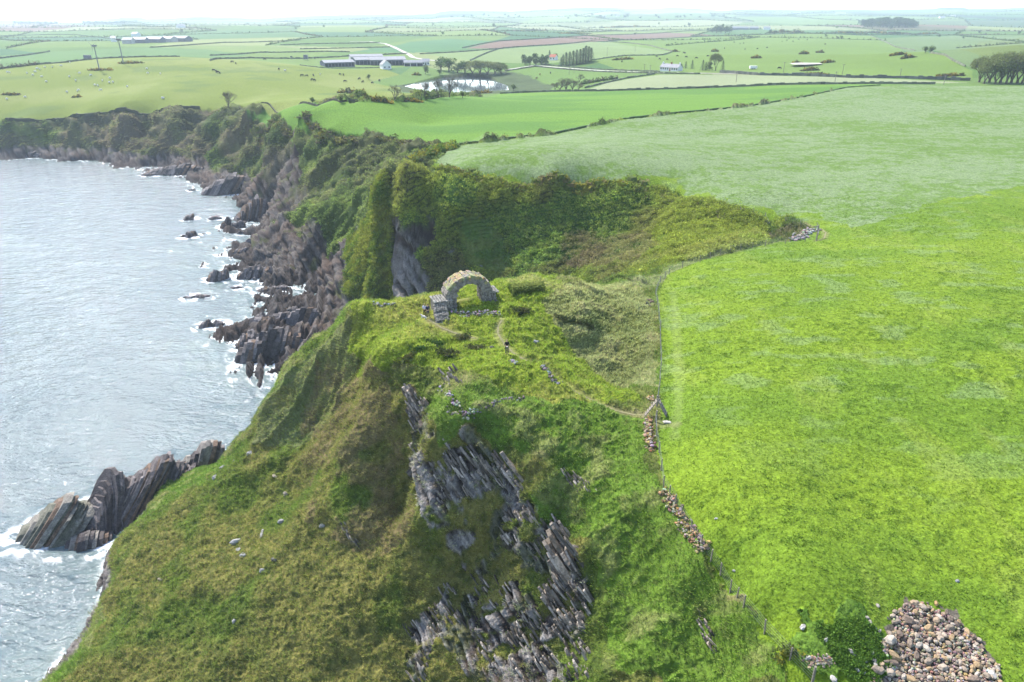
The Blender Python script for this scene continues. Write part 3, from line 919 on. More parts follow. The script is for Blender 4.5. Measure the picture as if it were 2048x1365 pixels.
def strata(cx, cy, base, L, Wd_, Hh, strike, dip, rnd, jag=1.0, thick=.55, c0=(.052, .044, .042), c1=(.17, .15, .145)):
    """a stack of tilted, ragged rock beds"""
    mb = MB()
    t = Vector((math.cos(math.radians(strike)), math.sin(math.radians(strike)), 0))
    u = Vector((-t.y, t.x, 0))
    nS = max(4, int(L / thick))
    prof, pw_ = 1.0, 1.0
    k1, k2 = rnd.uniform(0, 6), rnd.uniform(0, 6)
    for k in range(nS):
        sfr = (k + .5) / nS
        env = max(.12, 1 - abs(2 * sfr - 1) ** 2.6)
        prof += (rnd.uniform(1 - .38 * jag, 1.06) - prof) * .5
        pw_ += (rnd.uniform(.7, 1.1) - pw_) * .5
        big_ = .86 + .14 * math.sin(sfr * 9 + k1)
        hh = Hh * env ** .6 * prof * big_
        ww = Wd_ * .5 * env ** .4 * pw_
        off = math.sin(sfr * 7 + k2) * Wd_ * .06
        c = rnd.random() ** 1.6
        colr = tuple(a + (b - a) * c for a, b in zip(c0, c1))
        if rnd.random() < .12:
            colr = (.12, .08, .055)
        s0 = (sfr - .5) * L
        th = L / nS * rnd.uniform(.8, 1.9)
        npt = 7
        ring = [(-ww * 1.15, -1.5)]
        for q in range(npt):
            a = q / (npt - 1)
            x = -ww + 2 * ww * a
            e = (1 - abs(2 * a - 1) ** 2.2) ** .7
            ring.append((x * rnd.uniform(.92, 1.06), max(.05, hh * (e * rnd.uniform(1 - .22 * jag, 1.06) + .12))))
        ring.append((ww * 1.15, -1.5))
        vs = []
        for sgn in (-.5, .5):
            for (a, z) in ring:
                lean = z * dip + sgn * th + rnd.uniform(-.05, .05)
                p = Vector((cx, cy, base)) + t * (s0 + lean - Hh * dip * .4) + u * (a + off) + Vector((0, 0, z + rnd.uniform(-.04, .04)))
                vs.append(p)
        m = len(ring)
        fs = [tuple(range(m)), tuple(range(m, 2 * m))[::-1]] + [(i + 1, i, m + i, m + i + 1) for i in range(m - 1)]
        mb.poly(vs, fs, colr)
    return mb


rr = random.Random(5)
for px_, py_, w_x, w_y, h_x, stk, dp, lab in SEAROCKS:
    x, y, _ = P(px_, py_, 0)
    mb = strata(x, y + w_y * .4, 0, w_x, w_y, h_x, stk, dp, rr, thick=max(.35, min(.9, w_x / 22)))
    for _k in range(int(w_x * 1.2)):              # broken blocks round the foot
        a = rr.uniform(0, 6.28)
        e = rr.uniform(.3, 1.2) * min(1.5, .4 + w_x * .08)
        mb.stone((x + math.cos(a) * w_x * .52, y + w_y * .4 + math.sin(a) * w_y * .55, e * .1), (e * 1.5, e, e * .9), rr, (.06 * rr.uniform(.7, 1.6),) * 3)
    tag(mb.build('sea_rock', M_rock), lab, 'rock', 'rocks along the foot of the cliffs')
for i, (px_, py_, w_x, w_y, h_x, stk, dp, lab) in enumerate(SPUR):
    x, y, _ = P(px_, py_, 0)
    c1 = (.20, .18, .155) if i in (1, 4, 5) else (.15, .13, .125)
    c0 = (.085, .085, .06) if i == 4 else (.055, .045, .044)
    mb = strata(x, y + w_y * .4, 0, w_x, w_y, h_x, stk, dp, rr, jag=.45, thick=.32 if i in (0, 3) else .6, c0=c0, c1=c1)
    tag(mb.build('rock_spur', M_rock), lab, 'rock', 'rocks of the spur below the headland')

# ---- outcrops: thin slabs standing out of the turf
OUTS = [('822 884;872 868;930 876;1000 912;1040 955;1072 1015;1120 1050;1165 1085;1160 1130;1110 1145;1040 1110;985 1065;975 1130;930 1128;896 1085;866 1032;826 962', 360, .9, 'large outcrop of slanting grey slabs on the front face of the headland'),
        ('812 775;845 785;884 848;874 868;828 862', 90, .9, 'small outcrop of pale slanting slabs at the upper edge of the face'),
        ('890 1165;960 1150;1030 1170;1080 1230;1172 1260;1095 1290;1150 1365;955 1365;925 1300;870 1280;850 1365;815 1365;812 1250;880 1200', 190, .65, 'lower outcrop of broken slabs and turf at the bottom of the face'),
        ('1085 1150;1120 1130;1160 1145;1185 1190;1175 1260;1120 1265;1090 1210', 90, .9, 'pale lichened outcrop just below the pointed rock'),
        ('1128 1095;1155 1090;1162 1130;1135 1150;1108 1140', 14, 2.0, 'pointed pale rock standing at the right end of the large outcrop'),
        ('1120 945;1150 950;1200 985;1205 998;1160 992', 40, .6, 'thin line of grey rock showing through the turf right of the large outcrop'),
        ('880 745;915 742;925 765;905 778;885 770', 26, .6, 'dark broken stones in a hollow above the small outcrop'),
        ('675 1042;700 1055;722 1085;715 1095;690 1075', 26, .7, 'pale slab sticking out of the slope left of the large outcrop'),
        ('1000 915;1025 925;1055 978;1040 985;1008 950', 14, 1.4, 'smooth pale grey slab above the middle of the large outcrop'),
        ('1130 1270;1180 1290;1185 1365;1140 1365', 40, .8, 'lichened slabs at the bottom edge right of the lower outcrop'),
        ('1395 1215;1425 1260;1440 1310;1420 1300;1398 1250', 22, .5, 'thin grey rock rib in the grass slope below the fence')]
dvec = Vector((.60, -.32, -.73)).normalized()
nb = Vector((.87, .10, .44))
nb = (nb - dvec * nb.dot(dvec)).normalized()
wv = dvec.cross(nb).normalized()
for s_, cnt, big_s, lab in OUTS:
    poly_ = [tuple(map(float, t.split())) for t in s_.split(';')]
    xs_, ys_ = [p[0] for p in poly_], [p[1] for p in poly_]
    mb = MB()
    made = 0
    tries = 0
    while made < cnt and tries < cnt * 12:
        tries += 1
        a, b_ = rr.uniform(min(xs_), max(xs_)), rr.uniform(min(ys_), max(ys_))
        if not inpoly(poly_, np.array([a]), np.array([b_]))[0]:
            continue
        x, y = hit(a, b_, ZD)
        cl_ = vnoise(np.array([x / 1.6]), np.array([y / 1.1]), 300)[0]
        if cl_ < .47 and cnt > 50:
            continue
        z = ztop(x, y)
        L_, T_, W_ = rr.uniform(.6, 3.2) * big_s, rr.uniform(.08, .30) * big_s, rr.uniform(.25, .8) * big_s
        c = Vector((x, y, z)) + wv * (W_ * -.10 if wv.z > 0 else W_ * .10)
        dd_ = (dvec + Vector((rr.uniform(-.1, .1), rr.uniform(-.1, .1), rr.uniform(-.06, .06)))).normalized()
        n_ = (nb + Vector((rr.uniform(-.12, .12),) * 3)).normalized()
        w_v = dd_.cross(n_).normalized()
        if w_v.z < 0:
            w_v = -w_v
        ring = []
        for fx2, fy2 in ((-.5, -.6), (.5, -.6), (.46, .30), (.2, .62), (-.22, .50), (-.5, .12)):
            ring.append((fx2 * L_ * rr.uniform(.85, 1.1), fy2 * W_ * rr.uniform(.8, 1.15)))
        vs = []
        for sg in (-.5, .5):
            for a2, b2 in ring:
                vs.append(c + dd_ * a2 + w_v * b2 + n_ * (sg * T_ * rr.uniform(.8, 1.2)))
        q = rr.random()
        g_ = .062 + .19 * q * q if rr.random() < .82 else rr.uniform(.2, .32)
        colr = (g_ * 1.16, g_, g_ * .84) if rr.random() < .7 else (g_ * 1.1, g_ * .9, g_ * .7)
        mb.poly(vs, [(0, 1, 2, 3, 4, 5), (11, 10, 9, 8, 7, 6)] + [((i + 1) % 6, i, 6 + i, 6 + (i + 1) % 6) for i in range(6)], colr)
        made += 1
    tag(mb.build('rock_outcrop', M_rock), lab, 'rock outcrop')

# ---- loose rocks on the slopes
LOOSE = [(474, 1084, 1.9, .9, .7, 'pale slab, uppermost of the cluster of three on the tussocky slope'),
         (477, 1101, 1.0, .8, .5, 'small pale block in the middle of the cluster of three on the slope'),
         (487, 1112, 1.2, .9, .6, 'pale block, lowest of the cluster of three on the slope'),
         (524, 1070, .6, 1.9, .5, 'narrow upright pale stone right of the cluster of three'),
         (526, 1142, 1.2, .6, .5, 'white stone below the cluster of three'),
         (549, 1120, 1.3, .8, .5, 'dark edged slab right of and below the narrow upright stone'),
         (562, 1044, 1.1, .8, .6, 'grey stone in the turf above the narrow upright stone'),
         (553, 953, 1.4, 1.1, .4, 'flat brown stone lying high on the left slope'),
         (572, 989, 1.0, .7, .6, 'white topped stone below the flat brown stone'),
         (502, 909, 1.5, 1.2, .9, 'lichened crag at the upper edge of the left slope'),
         (472, 923, 1.0, .8, .7, 'small crag on the seaward edge below the lichened one'),
         (447, 938, 1.4, 1.0, 1.0, 'stone on the seaward edge above the knobbly stack'),
         (432, 957, 1.3, 1.0, .8, 'stone on the seaward edge beside the knobbly stack'),
         (468, 1243, .5, .7, .5, 'single white stone low on the tussocky slope'),
         (687, 938, .9, .6, .5, 'white stone at the foot of the small gully on the slope'),
         (668, 1258, .8, .6, .5, 'pale stone in a dark gap near the bottom of the slope'),
         (321, 1160, 1.0, .5, .3, 'brown stone half hidden in the tussocks near the sea edge'),
         (1113, 1135, .9, .8, .7, 'white boulder tucked under the pointed pale rock'),
         (644, 1052, .9, .6, .5, 'small pale stone left of the pale slab on the slope'),
         (1433, 1038, .4, .2, .15, 'small white stone lying in the bright pasture near the fence'),
         (1468, 1142, .35, .2, .15, 'small pale stone by the fence line in the bright pasture'),
         (1914, 1163, .4, .3, .2, 'small white stone in the pasture above the stone heap'),
         (1071, 684, .9, .5, .35, 'white stone in the grass right of the person in black'),
         (984, 697, .9, .6, .5, 'dark grey stone in the grass left of the person in black'),
         (905, 505, 2.6, 1.6, 1.4, 'grey rock showing in the scrub of the inlet above the arch'),
         (962, 533, 1.6, 1.0, .9, 'small grey rock in the scrub of the inlet right of the arch')]
for px_, py_, a, b_, c_, lab in LOOSE:
    x, y = hit(px_, py_, ZD)
    z = ztop(x, y)
    mb = MB()
    g_ = .25 if 'white' in lab or 'pale' in lab else (.07 if 'dark' in lab else .2)
    tint = (1.0, .85, .68) if 'brown' in lab else (1, .98, .96)
    mb.stone((x, y, z + c_ * .02), (a, b_, c_), rr, tuple(g_ * k for k in tint), rot=rr.uniform(-.4, .4))
    mb.stone((x + a * .3, y + .1, z), (a * .6, b_ * .7, c_ * .7), rr, tuple(g_ * .8 * k for k in tint))
    tag(mb.build('loose_rock', M_stone), lab, 'rock')

# ---- the stone heap in the corner of the pasture
hp = [tuple(map(float, t.split())) for t in '1783 1228;1812 1210;1850 1204;1868 1222;1905 1228;1922 1252;1962 1284;1968 1312;1998 1335;2004 1375;1738 1375;1752 1342;1770 1318;1756 1290;1790 1262'.split(';')]
stones = []
SCOL = [(.25, .185, .125), (.20, .16, .12), (.29, .235, .18), (.18, .14, .105), (.27, .19, .105), (.14, .105, .08), (.31, .27, .22)]
protos = []
for k in range(14):
    mb = MB()
    mb.stone((0, 0, 0), (1.1, rr.uniform(.5, .9), rr.uniform(.35, .65)), rr, (1, 1, 1))
    bmx = bmesh.new()
    me_ = bpy.data.meshes.new('stone')
    me_.from_pydata(mb.v, [], mb.f)
    bmx.from_mesh(me_)
    bmesh.ops.bevel(bmx, geom=bmx.edges[:], offset=.035, segments=1, affect='EDGES')
    base = SCOL[k % 7]
    lay_ = bmx.verts.layers.float_color.new('col')
    for v_ in bmx.verts:
        v_[lay_] = (*base, 1)
    bmx.to_mesh(me_)
    me_.materials.append(M_stone)
    protos.append(me_)
nst = 0
for k in range(3000):
    if nst >= 262:
        break
    a, b_ = rr.uniform(1740, 2012), rr.uniform(1200, 1375)
    if not inpoly(hp, np.array([a]), np.array([b_]))[0] or (abs(a - 1885) < 22 and abs(b_ - 1330) < 9):
        continue
    sz = rr.choice((.30, .36, .44, .56, .76)) * rr.uniform(.85, 1.2)
    x, y = hit(a, b_, ZD)
    if any((x - q[0]) ** 2 + (y - q[1]) ** 2 < ((sz + q[2]) * .28) ** 2 for q in stones):
        continue
    stones.append((x, y, sz))
    o = bpy.data.objects.new('heap_stone', protos[k % 14])
    C.objects.link(o)
    o.location = (x, y, ztop(x, y) + sz * .16 + rr.uniform(0, .10))
    o.rotation_euler = (rr.uniform(-.5, .5), rr.uniform(-.5, .5), rr.uniform(0, 6.28))
    o.scale = (sz * rr.uniform(.8, 1.3), sz * rr.uniform(.8, 1.1), sz * rr.uniform(.7, 1.1))
    tag(o, 'pinkish grey field stone lying in the crowded heap', 'stone', 'stones of the heap in the pasture corner')
    nst += 1
mb = MB()
for k in range(2300):
    a, b_ = rr.uniform(1740, 2012), rr.uniform(1200, 1378)
    if not inpoly(hp, np.array([a]), np.array([b_]))[0]:
        continue
    x, y = hit(a, b_, ZD)
    e = rr.uniform(.10, .24)
    mb.stone((x, y, ztop(x, y) + e * .3 + rr.uniform(0, .10)), (e * 1.2, e, e * .8), rr, tuple(c * rr.uniform(.7, 1.15) for c in rr.choice(SCOL)))
tag(mb.build('rubble', M_stone), 'small broken stones filling the heap in the pasture corner', 'rubble', kind='stuff')
for px_, py_, a, lab in [(1785, 1341, .85, 'large rounded white boulder at the left edge of the stone heap'), (1812, 1240, .75, 'smooth pale grey boulder at the top of the stone heap'),
                         (1872, 1208, .5, 'orange brown stone at the top edge of the heap'), (1981, 1350, .8, 'long white stone at the right edge of the heap'),
                         (1606, 1255, .55, 'white shard lying alone in the dark nettles'), (1652, 1281, .5, 'white stone in the nettles right of the lone shard'), (1664, 1286, .35, 'grey stone touching the white one in the nettles'),
                         (1697, 1302, .6, 'tall pale stone, upper of the group left of the heap'), (1707, 1312, .45, 'pale oval stone below the tall one left of the heap'),
                         (1743, 1305, .5, 'pale stone between the tall stone and the heap'), (1714, 1322, .35, 'small white stone above the row left of the heap'),
                         (1747, 1321, .5, 'grey stone at the right end of the row left of the heap'), (1729, 1325, .4, 'white stone in the middle of the row left of the heap'),
                         (1750, 1331, .5, 'broad white stone nearest the large rounded boulder'), (1735, 1334, .35, 'small white stone left of the broad white stone'),
                         (1711, 1340, .5, 'white wedge shaped stone low in the nettles'), (1729, 1346, .5, 'white stone with a point, low in the nettles'), (1667, 1360, .6, 'white boulder at the bottom edge among nettles'),
                         (1617, 1317, .45, 'white stone at the left of the small rubble patch'), (1759, 1263, .4, 'pale stone above the nettles beside the heap'), (1740, 1246, .4, 'pale stone at the upper edge of the nettles'),
                         (1751, 1258, .3, 'small stone between two pale ones above the nettles'), (1737, 1261, .35, 'grey stone at the upper middle of the nettles'), (1724, 1277, .4, 'buff stone in the middle of the nettles'),
                         (1734, 1236, .35, 'small pale stone at the top edge of the nettles'), (1755, 1212, .35, 'buff stone in the grass above the nettles'), (1700, 1332, .3, 'small white stone beside the wedge shaped stone')]:
    x, y = hit(px_, py_, ZD)
    mb = MB()
    g_ = (.26, .17, .08) if 'orange' in lab else ((.33, .31, .28) if 'white' in lab else (.25, .225, .19))
    mb.stone((x, y, ztop(x, y) + a * .08), (a * 1.15, a * rr.uniform(.5, .8), a * rr.uniform(.4, .6)), rr, g_)
    o = mb.build('field_boulder', M_stone)
    tag(o, lab, 'stone')
mb = MB()
for k in range(170):
    x, y = hit(1617 + rr.gauss(22, 14), 1322 + rr.gauss(0, 6), ZD)
    e = rr.uniform(.08, .2)
    mb.stone((x, y, ztop(x, y) + .03), (e * 1.3, e, e * .7), rr, tuple(c * rr.uniform(.8, 1.3) for c in rr.choice(SCOL)))
tag(mb.build('rubble_patch', M_stone), 'small patch of white and orange rubble among the nettles', 'rubble', kind='stuff')


# ---- ruined walls of stones
def ruin(s, n, w, h, e0, e1, cols, lab, Zg=None):
    pl = pix(s, ZD)
    mb = MB()
    L = [0]
    for a, b_ in zip(pl[:-1], pl[1:]):
        L.append(L[-1] + math.dist(a, b_))
    for k in range(n):
        t = rr.uniform(0, L[-1])
        i = max(j for j in range(len(pl) - 1) if L[j] <= t)
        f_ = (t - L[i]) / (L[i + 1] - L[i] + 1e-6)
        x, y = pl[i][0] + (pl[i + 1][0] - pl[i][0]) * f_ + rr.gauss(0, w * .4), pl[i][1] + (pl[i + 1][1] - pl[i][1]) * f_ + rr.gauss(0, w * .4)
        e = rr.uniform(e0, e1)
        c = rr.choice(cols)
        mb.stone((x, y, ztop(x, y) + rr.uniform(-.05, h)), (e * 1.5, e, e * .6), rr, tuple(q * rr.uniform(.75, 1.2) for q in c))
    return tag(mb.build('ruined_wall', M_stone), lab, 'ruined wall', 'tumbled stone walls')


LICH = [(.25, .165, .06), (.28, .20, .10), (.28, .25, .21), (.17, .125, .08), (.13, .09, .055), (.22, .19, .12)]
GREY = [(.30, .29, .27), (.17, .16, .15), (.09, .08, .07), (.24, .22, .19)]
ruin('1300 795;1306 808', 60, .5, .3, .12, .32, LICH, 'tumbled wall end behind the stile')
ruin('1297 843;1297 872;1299 893;1304 902', 210, .45, .45, .12, .34, LICH, 'orange lichened tumbled wall left of the fence, just below the stile')
ruin('1326 985;1345 1010;1365 1045;1388 1072;1407 1098', 260, .45, .35, .12, .34, LICH, 'orange lichened tumbled wall left of the fence, farther down the slope')
ruin('1020 722;1030 728', 26, .3, .15, .2, .42, GREY, 'short line of pale stones on the path below the person in black')
ruin('1085 735;1098 745;1104 762;1122 768', 50, .4, .2, .15, .4, GREY, 'scattered pale footing stones beside the path to the stile')
ruin('882 776;888 790;905 806;920 812', 60, .3, .3, .15, .38, GREY, 'curved course of pale stones at the rim of the turf enclosure')
ruin('885 826;905 832;930 834;955 826', 80, .4, .35, .15, .40, GREY, 'dark edged stone footing along the lower rim of the turf enclosure')
ruin('955 826;985 812;1010 800;1050 797', 70, .25, .25, .12, .3, GREY[1:3], 'dark stone facing of the turf bank running towards the path')
ruin('745 607;760 612;790 610', 40, .35, .25, .15, .4, GREY, 'low grey footing stones at the seaward corner of the headland')
ruin('900 622;930 632;955 630;975 628;1000 636', 130, .7, .35, .10, .34, GREY, 'rubble facing on the bank below the arch')
ruin('1585 482;1600 474;1618 464;1630 460', 150, 1.3, .3, .2, .6, [(.27, .25, .22), (.21, .19, .17)], 'heap of pale stones at the landward head of the inlet')
ruin('1300 600;1296 612', 14, .6, .2, .2, .5, [(.10, .08, .06)], 'dark broken stones on the bank by the fence corner')

# ------------------------------------------------------------------ the arch
ax_, ay_ = hit(934, 600, ZD)
az0 = zs(ax_, ay_) - .2
ARZ = math.radians(20)
arch = thing('stone_arch', 'ruined rubble stone arch with a stepped pier at each side, standing on the headland crest', 'stone arch', (ax_, ay_, az0), ARZ)


def masonry(mb, grid, rnd, c0=(.19, .172, .145), top=None):
    """a closed strip of quads (rows x columns of points), stones picked out by colour and small offsets"""
    nr, nc = len(grid), len(grid[0])
    for i in range(nr - 1):
        for j in range(nc - 1):
            g_ = rnd.uniform(.62, 1.3)
            c = tuple(q * g_ * rnd.uniform(.95, 1.05) for q in c0)
            if top and grid[i][j].z > top and rnd.random() < .75:
                c = tuple(q * rnd.uniform(.8, 1.15) for q in (.22, .205, .10))
            mb.poly([grid[i][j], grid[i][j + 1], grid[i + 1][j + 1], grid[i + 1][j]], [(0, 1, 2, 3)], c)


def mblock(name, x0, x1, y0, y1, z0, z1, lean=0.0, rag=.12, step=.22, lab=None):
    """a block of rubble masonry with ragged corners, as courses of separate stones round a core"""
    mb = MB()
    rnd = random.Random(int(abs(x0) * 97 + abs(z1) * 13))
    mb.box(x0 + .12, y0 + .12, z0, x1 - .12, y1 - .12, z1 - .1, (.13, .12, .10))
    z = z0
    while z < z1 - .02:
        h_ = rnd.uniform(.13, .24)
        k = (z - z0) / max(.01, z1 - z0)
        xa = x0 + lean * k * (1 if lean > 0 else 0)
        xb = x1 + lean * k * (1 if lean < 0 else 0)
        for (ya, yb, hor) in ((y0, y0, 1), (y1, y1, 1)):
            x = xa
            while x < xb:
                l_ = rnd.uniform(.22, .5)
                g_ = rnd.uniform(.65, 1.3)
                mb.stone((min(x + l_ / 2, xb - .08), ya + (.1 if ya == y0 else -.1), z + h_ / 2), (l_ * 1.1, .34, h_ * 1.25), rnd, (.20 * g_, .18 * g_, .152 * g_), rot=rnd.uniform(-.08, .08))
                x += l_
        for xx in (xa, xb):
            y = y0
            while y < y1:
                l_ = rnd.uniform(.22, .5)
                g_ = rnd.uniform(.65, 1.3)
                mb.stone((xx + (.1 if xx == xa else -.1), min(y + l_ / 2, y1 - .08), z + h_ / 2), (.34, l_ * 1.1, h_ * 1.25), rnd, (.20 * g_, .18 * g_, .152 * g_), rot=rnd.uniform(-.08, .08))
                y += l_
        z += h_
    x = x0
    while x < x1:                                  # capping stones
        y = y0
        while y < y1:
            g_ = rnd.uniform(.85, 1.2)
            mb.stone((x + .18, y + .18, z1 - .06), (.46, .46, .2), rnd, (.25 * g_, .235 * g_, .20 * g_))
            y += .36
        x += .36
    o = mb.build(name, M_stone, arch)
    if lab:
        o['label'] = lab
    return o


# barrel of the arch: rings of stones from springing to springing
mb = MB()
rnd = random.Random(3)
RI, RO, AD = 1.75, 2.85, 2.3
SP = 1.15                                           # springing height
nseg, nlay, ndep = 30, 3, 7
for i in range(nseg):
    t = math.pi * (i + .5) / nseg
    for l in range(nlay):
        for d in range(ndep):
            if 0 < l < nlay - 1 and 0 < d < ndep - 1:
                continue
            ro_ = RO + .30 * abs(math.cos(t)) - .16 * math.sin(t) + .10 * math.sin(i * 2.1) + rnd.uniform(-.05, .05)
            ri_ = RI + .06 * math.sin(i * 1.7 + 1)
            r = ri_ + (ro_ - ri_) * (l + .5) / nlay
            g_ = rnd.uniform(.62, 1.3)
            c = (.20 * g_, .18 * g_, .152 * g_)
            if l == nlay - 1 and .18 * math.pi < t < .86 * math.pi and rnd.random() < .8:
                c = tuple(q * rnd.uniform(.8, 1.2) for q in (.235, .21, .115))
            x, z = math.cos(t) * r, SP + math.sin(t) * r * .93 + .12 * math.cos(t + .5)
            y = -AD / 2 + AD * (d + .5) / ndep
            dm = Vector(((RO - RI) / nlay * 1.25, AD / ndep * 1.2, math.pi * r / nseg * 1.3))
            vs = []
            M = Matrix.Rotation(-t + rnd.uniform(-.12, .12), 3, 'Y')
            rj = rnd.uniform(-.10, .10)
            for sx_ in (-.5, .5):
                for sy_ in (-.5, .5):
                    for sz_ in (-.5, .5):
                        q = Vector((sx_ * dm.x * rnd.uniform(.85, 1.1), sy_ * dm.y * rnd.uniform(.85, 1.1), sz_ * dm.z * rnd.uniform(.85, 1.1)))
                        vs.append(M @ q + Vector((x, y + rj, z)))
            mb.poly(vs, [(0, 1, 3, 2), (4, 6, 7, 5), (0, 4, 5, 1), (2, 3, 7, 6), (0, 2, 6, 4), (1, 5, 7, 3)], c)
mb.build('arch_ring', M_stone, arch)
mblock('arch_leg', -RO - .02, -RI, -AD / 2, AD / 2, -1.2, SP + .1)
mblock('arch_leg', RI, RO + .02, -AD / 2, AD / 2, -.6, SP + .1)
mblock('pier', -RO - 2.0, -RO + .35, -AD / 2 - .5, AD / 2 - .3, -2.8, .95, lean=.5, lab='larger masonry pier stepping down the seaward bank')
mblock('pier', RO - .1, RO + 1.0, -AD / 2 + .1, AD / 2, -.9, 1.1, lean=-.3, lab='smaller broken pier on the landward side')
rk = MB()                                          # battered wall raking down in front of the seaward pier
rnd = random.Random(21)
yy_ = 0.0
while yy_ < 2.5:
    topz = .70 - .82 * yy_ + rnd.uniform(-.1, .1)
    z_ = -4.4
    xo = -.35 * yy_ * .25
    while z_ < topz:
        for xx_ in (-RO - 1.95 + xo, -RO - .55 + xo * .3):
            g_ = rnd.uniform(.75, 1.2)
            rk.stone((xx_ + rnd.uniform(-.05, .05), -AD / 2 - .4 - yy_, z_), (.42, .40, .22), rnd, (.20 * g_, .18 * g_, .152 * g_), rot=rnd.uniform(-.15, .15))
        z_ += .17
    for q in range(6):
        g_ = rnd.uniform(.8, 1.3)
        rk.stone((-RO - 1.9 + xo + q * .27, -AD / 2 - .4 - yy_, topz + rnd.uniform(-.06, .05)), (.40, .34, .22), rnd, (.21 * g_, .19 * g_, .16 * g_))
    yy_ += .16
for z_ in range(20):                               # its lower end
    for q in range(6):
        g_ = rnd.uniform(.6, 1.3)
        rk.stone((-RO - 2.0 + q * .28, -AD / 2 - 2.9, -4.4 + z_ * .14), (.42, .36, .22), rnd, (.20 * g_, .18 * g_, .152 * g_))
rk.poly([(-RO - 1.9, -AD / 2 - .3, -4), (-RO - .6, -AD / 2 - .3, -4), (-RO - .6, -AD / 2 - 2.8, -4), (-RO - 2.0, -AD / 2 - 2.8, -4),
         (-RO - 1.9, -AD / 2 - .3, .62), (-RO - .6, -AD / 2 - .3, .62), (-RO - .6, -AD / 2 - 2.8, -1.45), (-RO - 2.0, -AD / 2 - 2.8, -1.45)],
        [(4, 7, 6, 5), (0, 4, 5, 1), (1, 5, 6, 2), (2, 6, 7, 3), (3, 7, 4, 0)], (.17, .155, .13))
rk.build('battered_wall', M_stone, arch)

# turf covered wall stub right of the arch
def turf_block(cx, cy, L, Wd_, h, rz, name, lab, c0=(.075, .10, .02), c1=(.17, .19, .05)):  # c0 paints the sides as shaded, c1 the top as sunlit
    mb = MB()
    nx, ny, nz = int(L / .2), int(Wd_ / .2), int(h / .2)
    r_ = random.Random(int(cx * 7))
    M = Matrix.Rotation(rz, 3, 'Z')
    for k in range(int((L * Wd_ + 2 * (L + Wd_) * h) * 55)):
        u, v = r_.uniform(-.5, .5), r_.uniform(-.5, .5)
        if r_.random() < L * Wd_ / (L * Wd_ + 2 * (L + Wd_) * h):
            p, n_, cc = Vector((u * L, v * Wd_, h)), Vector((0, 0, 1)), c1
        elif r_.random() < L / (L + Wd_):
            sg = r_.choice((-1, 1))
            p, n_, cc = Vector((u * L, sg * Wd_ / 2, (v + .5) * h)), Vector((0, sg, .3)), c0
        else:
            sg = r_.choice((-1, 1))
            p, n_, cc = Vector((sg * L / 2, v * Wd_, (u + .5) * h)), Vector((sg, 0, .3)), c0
        p = p + Vector((r_.gauss(0, .05), r_.gauss(0, .05), r_.gauss(0, .05)))
        t_ = n_.orthogonal().normalized() * .09
        b2 = n_.cross(t_).normalized() * .09
        q = n_.normalized() * r_.uniform(.12, .38) + Vector((r_.gauss(0, .07), r_.gauss(0, .07), 0))
        g_ = r_.uniform(.7, 1.3)
        mb.poly([M @ v_ for v_ in (p - t_, p + t_, p + b2 + q)], [(0, 1, 2)], tuple(c * g_ for c in cc))
    # solid core
    core = [(-L / 2, -Wd_ / 2), (L / 2, -Wd_ / 2), (L / 2, Wd_ / 2), (-L / 2, Wd_ / 2)]
    vs = [M @ Vector((a, b_, -.8)) for a, b_ in core] + [M @ Vector((a * .88, b_ * .7, h * .96)) for a, b_ in core]
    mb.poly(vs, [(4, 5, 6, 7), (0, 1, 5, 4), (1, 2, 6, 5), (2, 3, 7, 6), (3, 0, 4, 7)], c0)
    o = mb.build(name, M_leaf)
    o.location = (cx, cy, zs(cx, cy))
    return tag(o, lab, 'turf mound')


x, y = hit(1054, 588, ZD)
turf_block(x, y + .6, 4.4, 1.4, .75, math.radians(14), 'turf_wall', 'straight turf covered wall stub right of the arch')
#SPLIT living

# ------------------------------------------------------------------ grass tufts, gorse and scrub (uncountable)
AREA = np.abs(np.gradient(R2, axis=0) * R2 * (AZ[1] - AZ[0])) * np.sqrt(1 + SLOPE ** 2)
front = (NV[..., 0] * -X + NV[..., 1] * -Y + NV[..., 2] * (CAMZ - Z0)) > -.15 * R2
inview = (np.abs(A2) < math.radians(50)) & (Z0 > 1.0)


def pick(mask, cnt):
    w = (AREA * mask).ravel()
    c = np.cumsum(w)
    i = np.searchsorted(c, RNG.random(cnt) * c[-1])
    jt = RNG.normal(0, .06, (cnt, 3))
    p = np.stack([XD.ravel()[i], YD.ravel()[i], ZD.ravel()[i]], -1) + jt * np.array([1, 1, 0])
    return p, NV.reshape(-1, 3)[i], col.reshape(-1, 3)[i], i


def tri_mesh(name, v, c, m):
    n_ = len(v) // 3
    me = bpy.data.meshes.new(name)
    me.vertices.add(len(v))
    me.vertices.foreach_set('co', v.astype(np.float32).ravel())
    me.loops.add(n_ * 3)
    me.loops.foreach_set('vertex_index', np.arange(n_ * 3, dtype=np.int32))
    me.polygons.add(n_)
    me.polygons.foreach_set('loop_start', np.arange(0, n_ * 3, 3, dtype=np.int32))
    me.update(calc_edges=True)
    ca = me.color_attributes.new('col', 'FLOAT_COLOR', 'POINT')
    c4 = np.ones((len(v), 4), np.float32)
    c4[:, :3] = c
    ca.data.foreach_set('color', c4.ravel())
    me.materials.append(m)
    o = bpy.data.objects.new(name, me)
    C.objects.link(o)
    return o


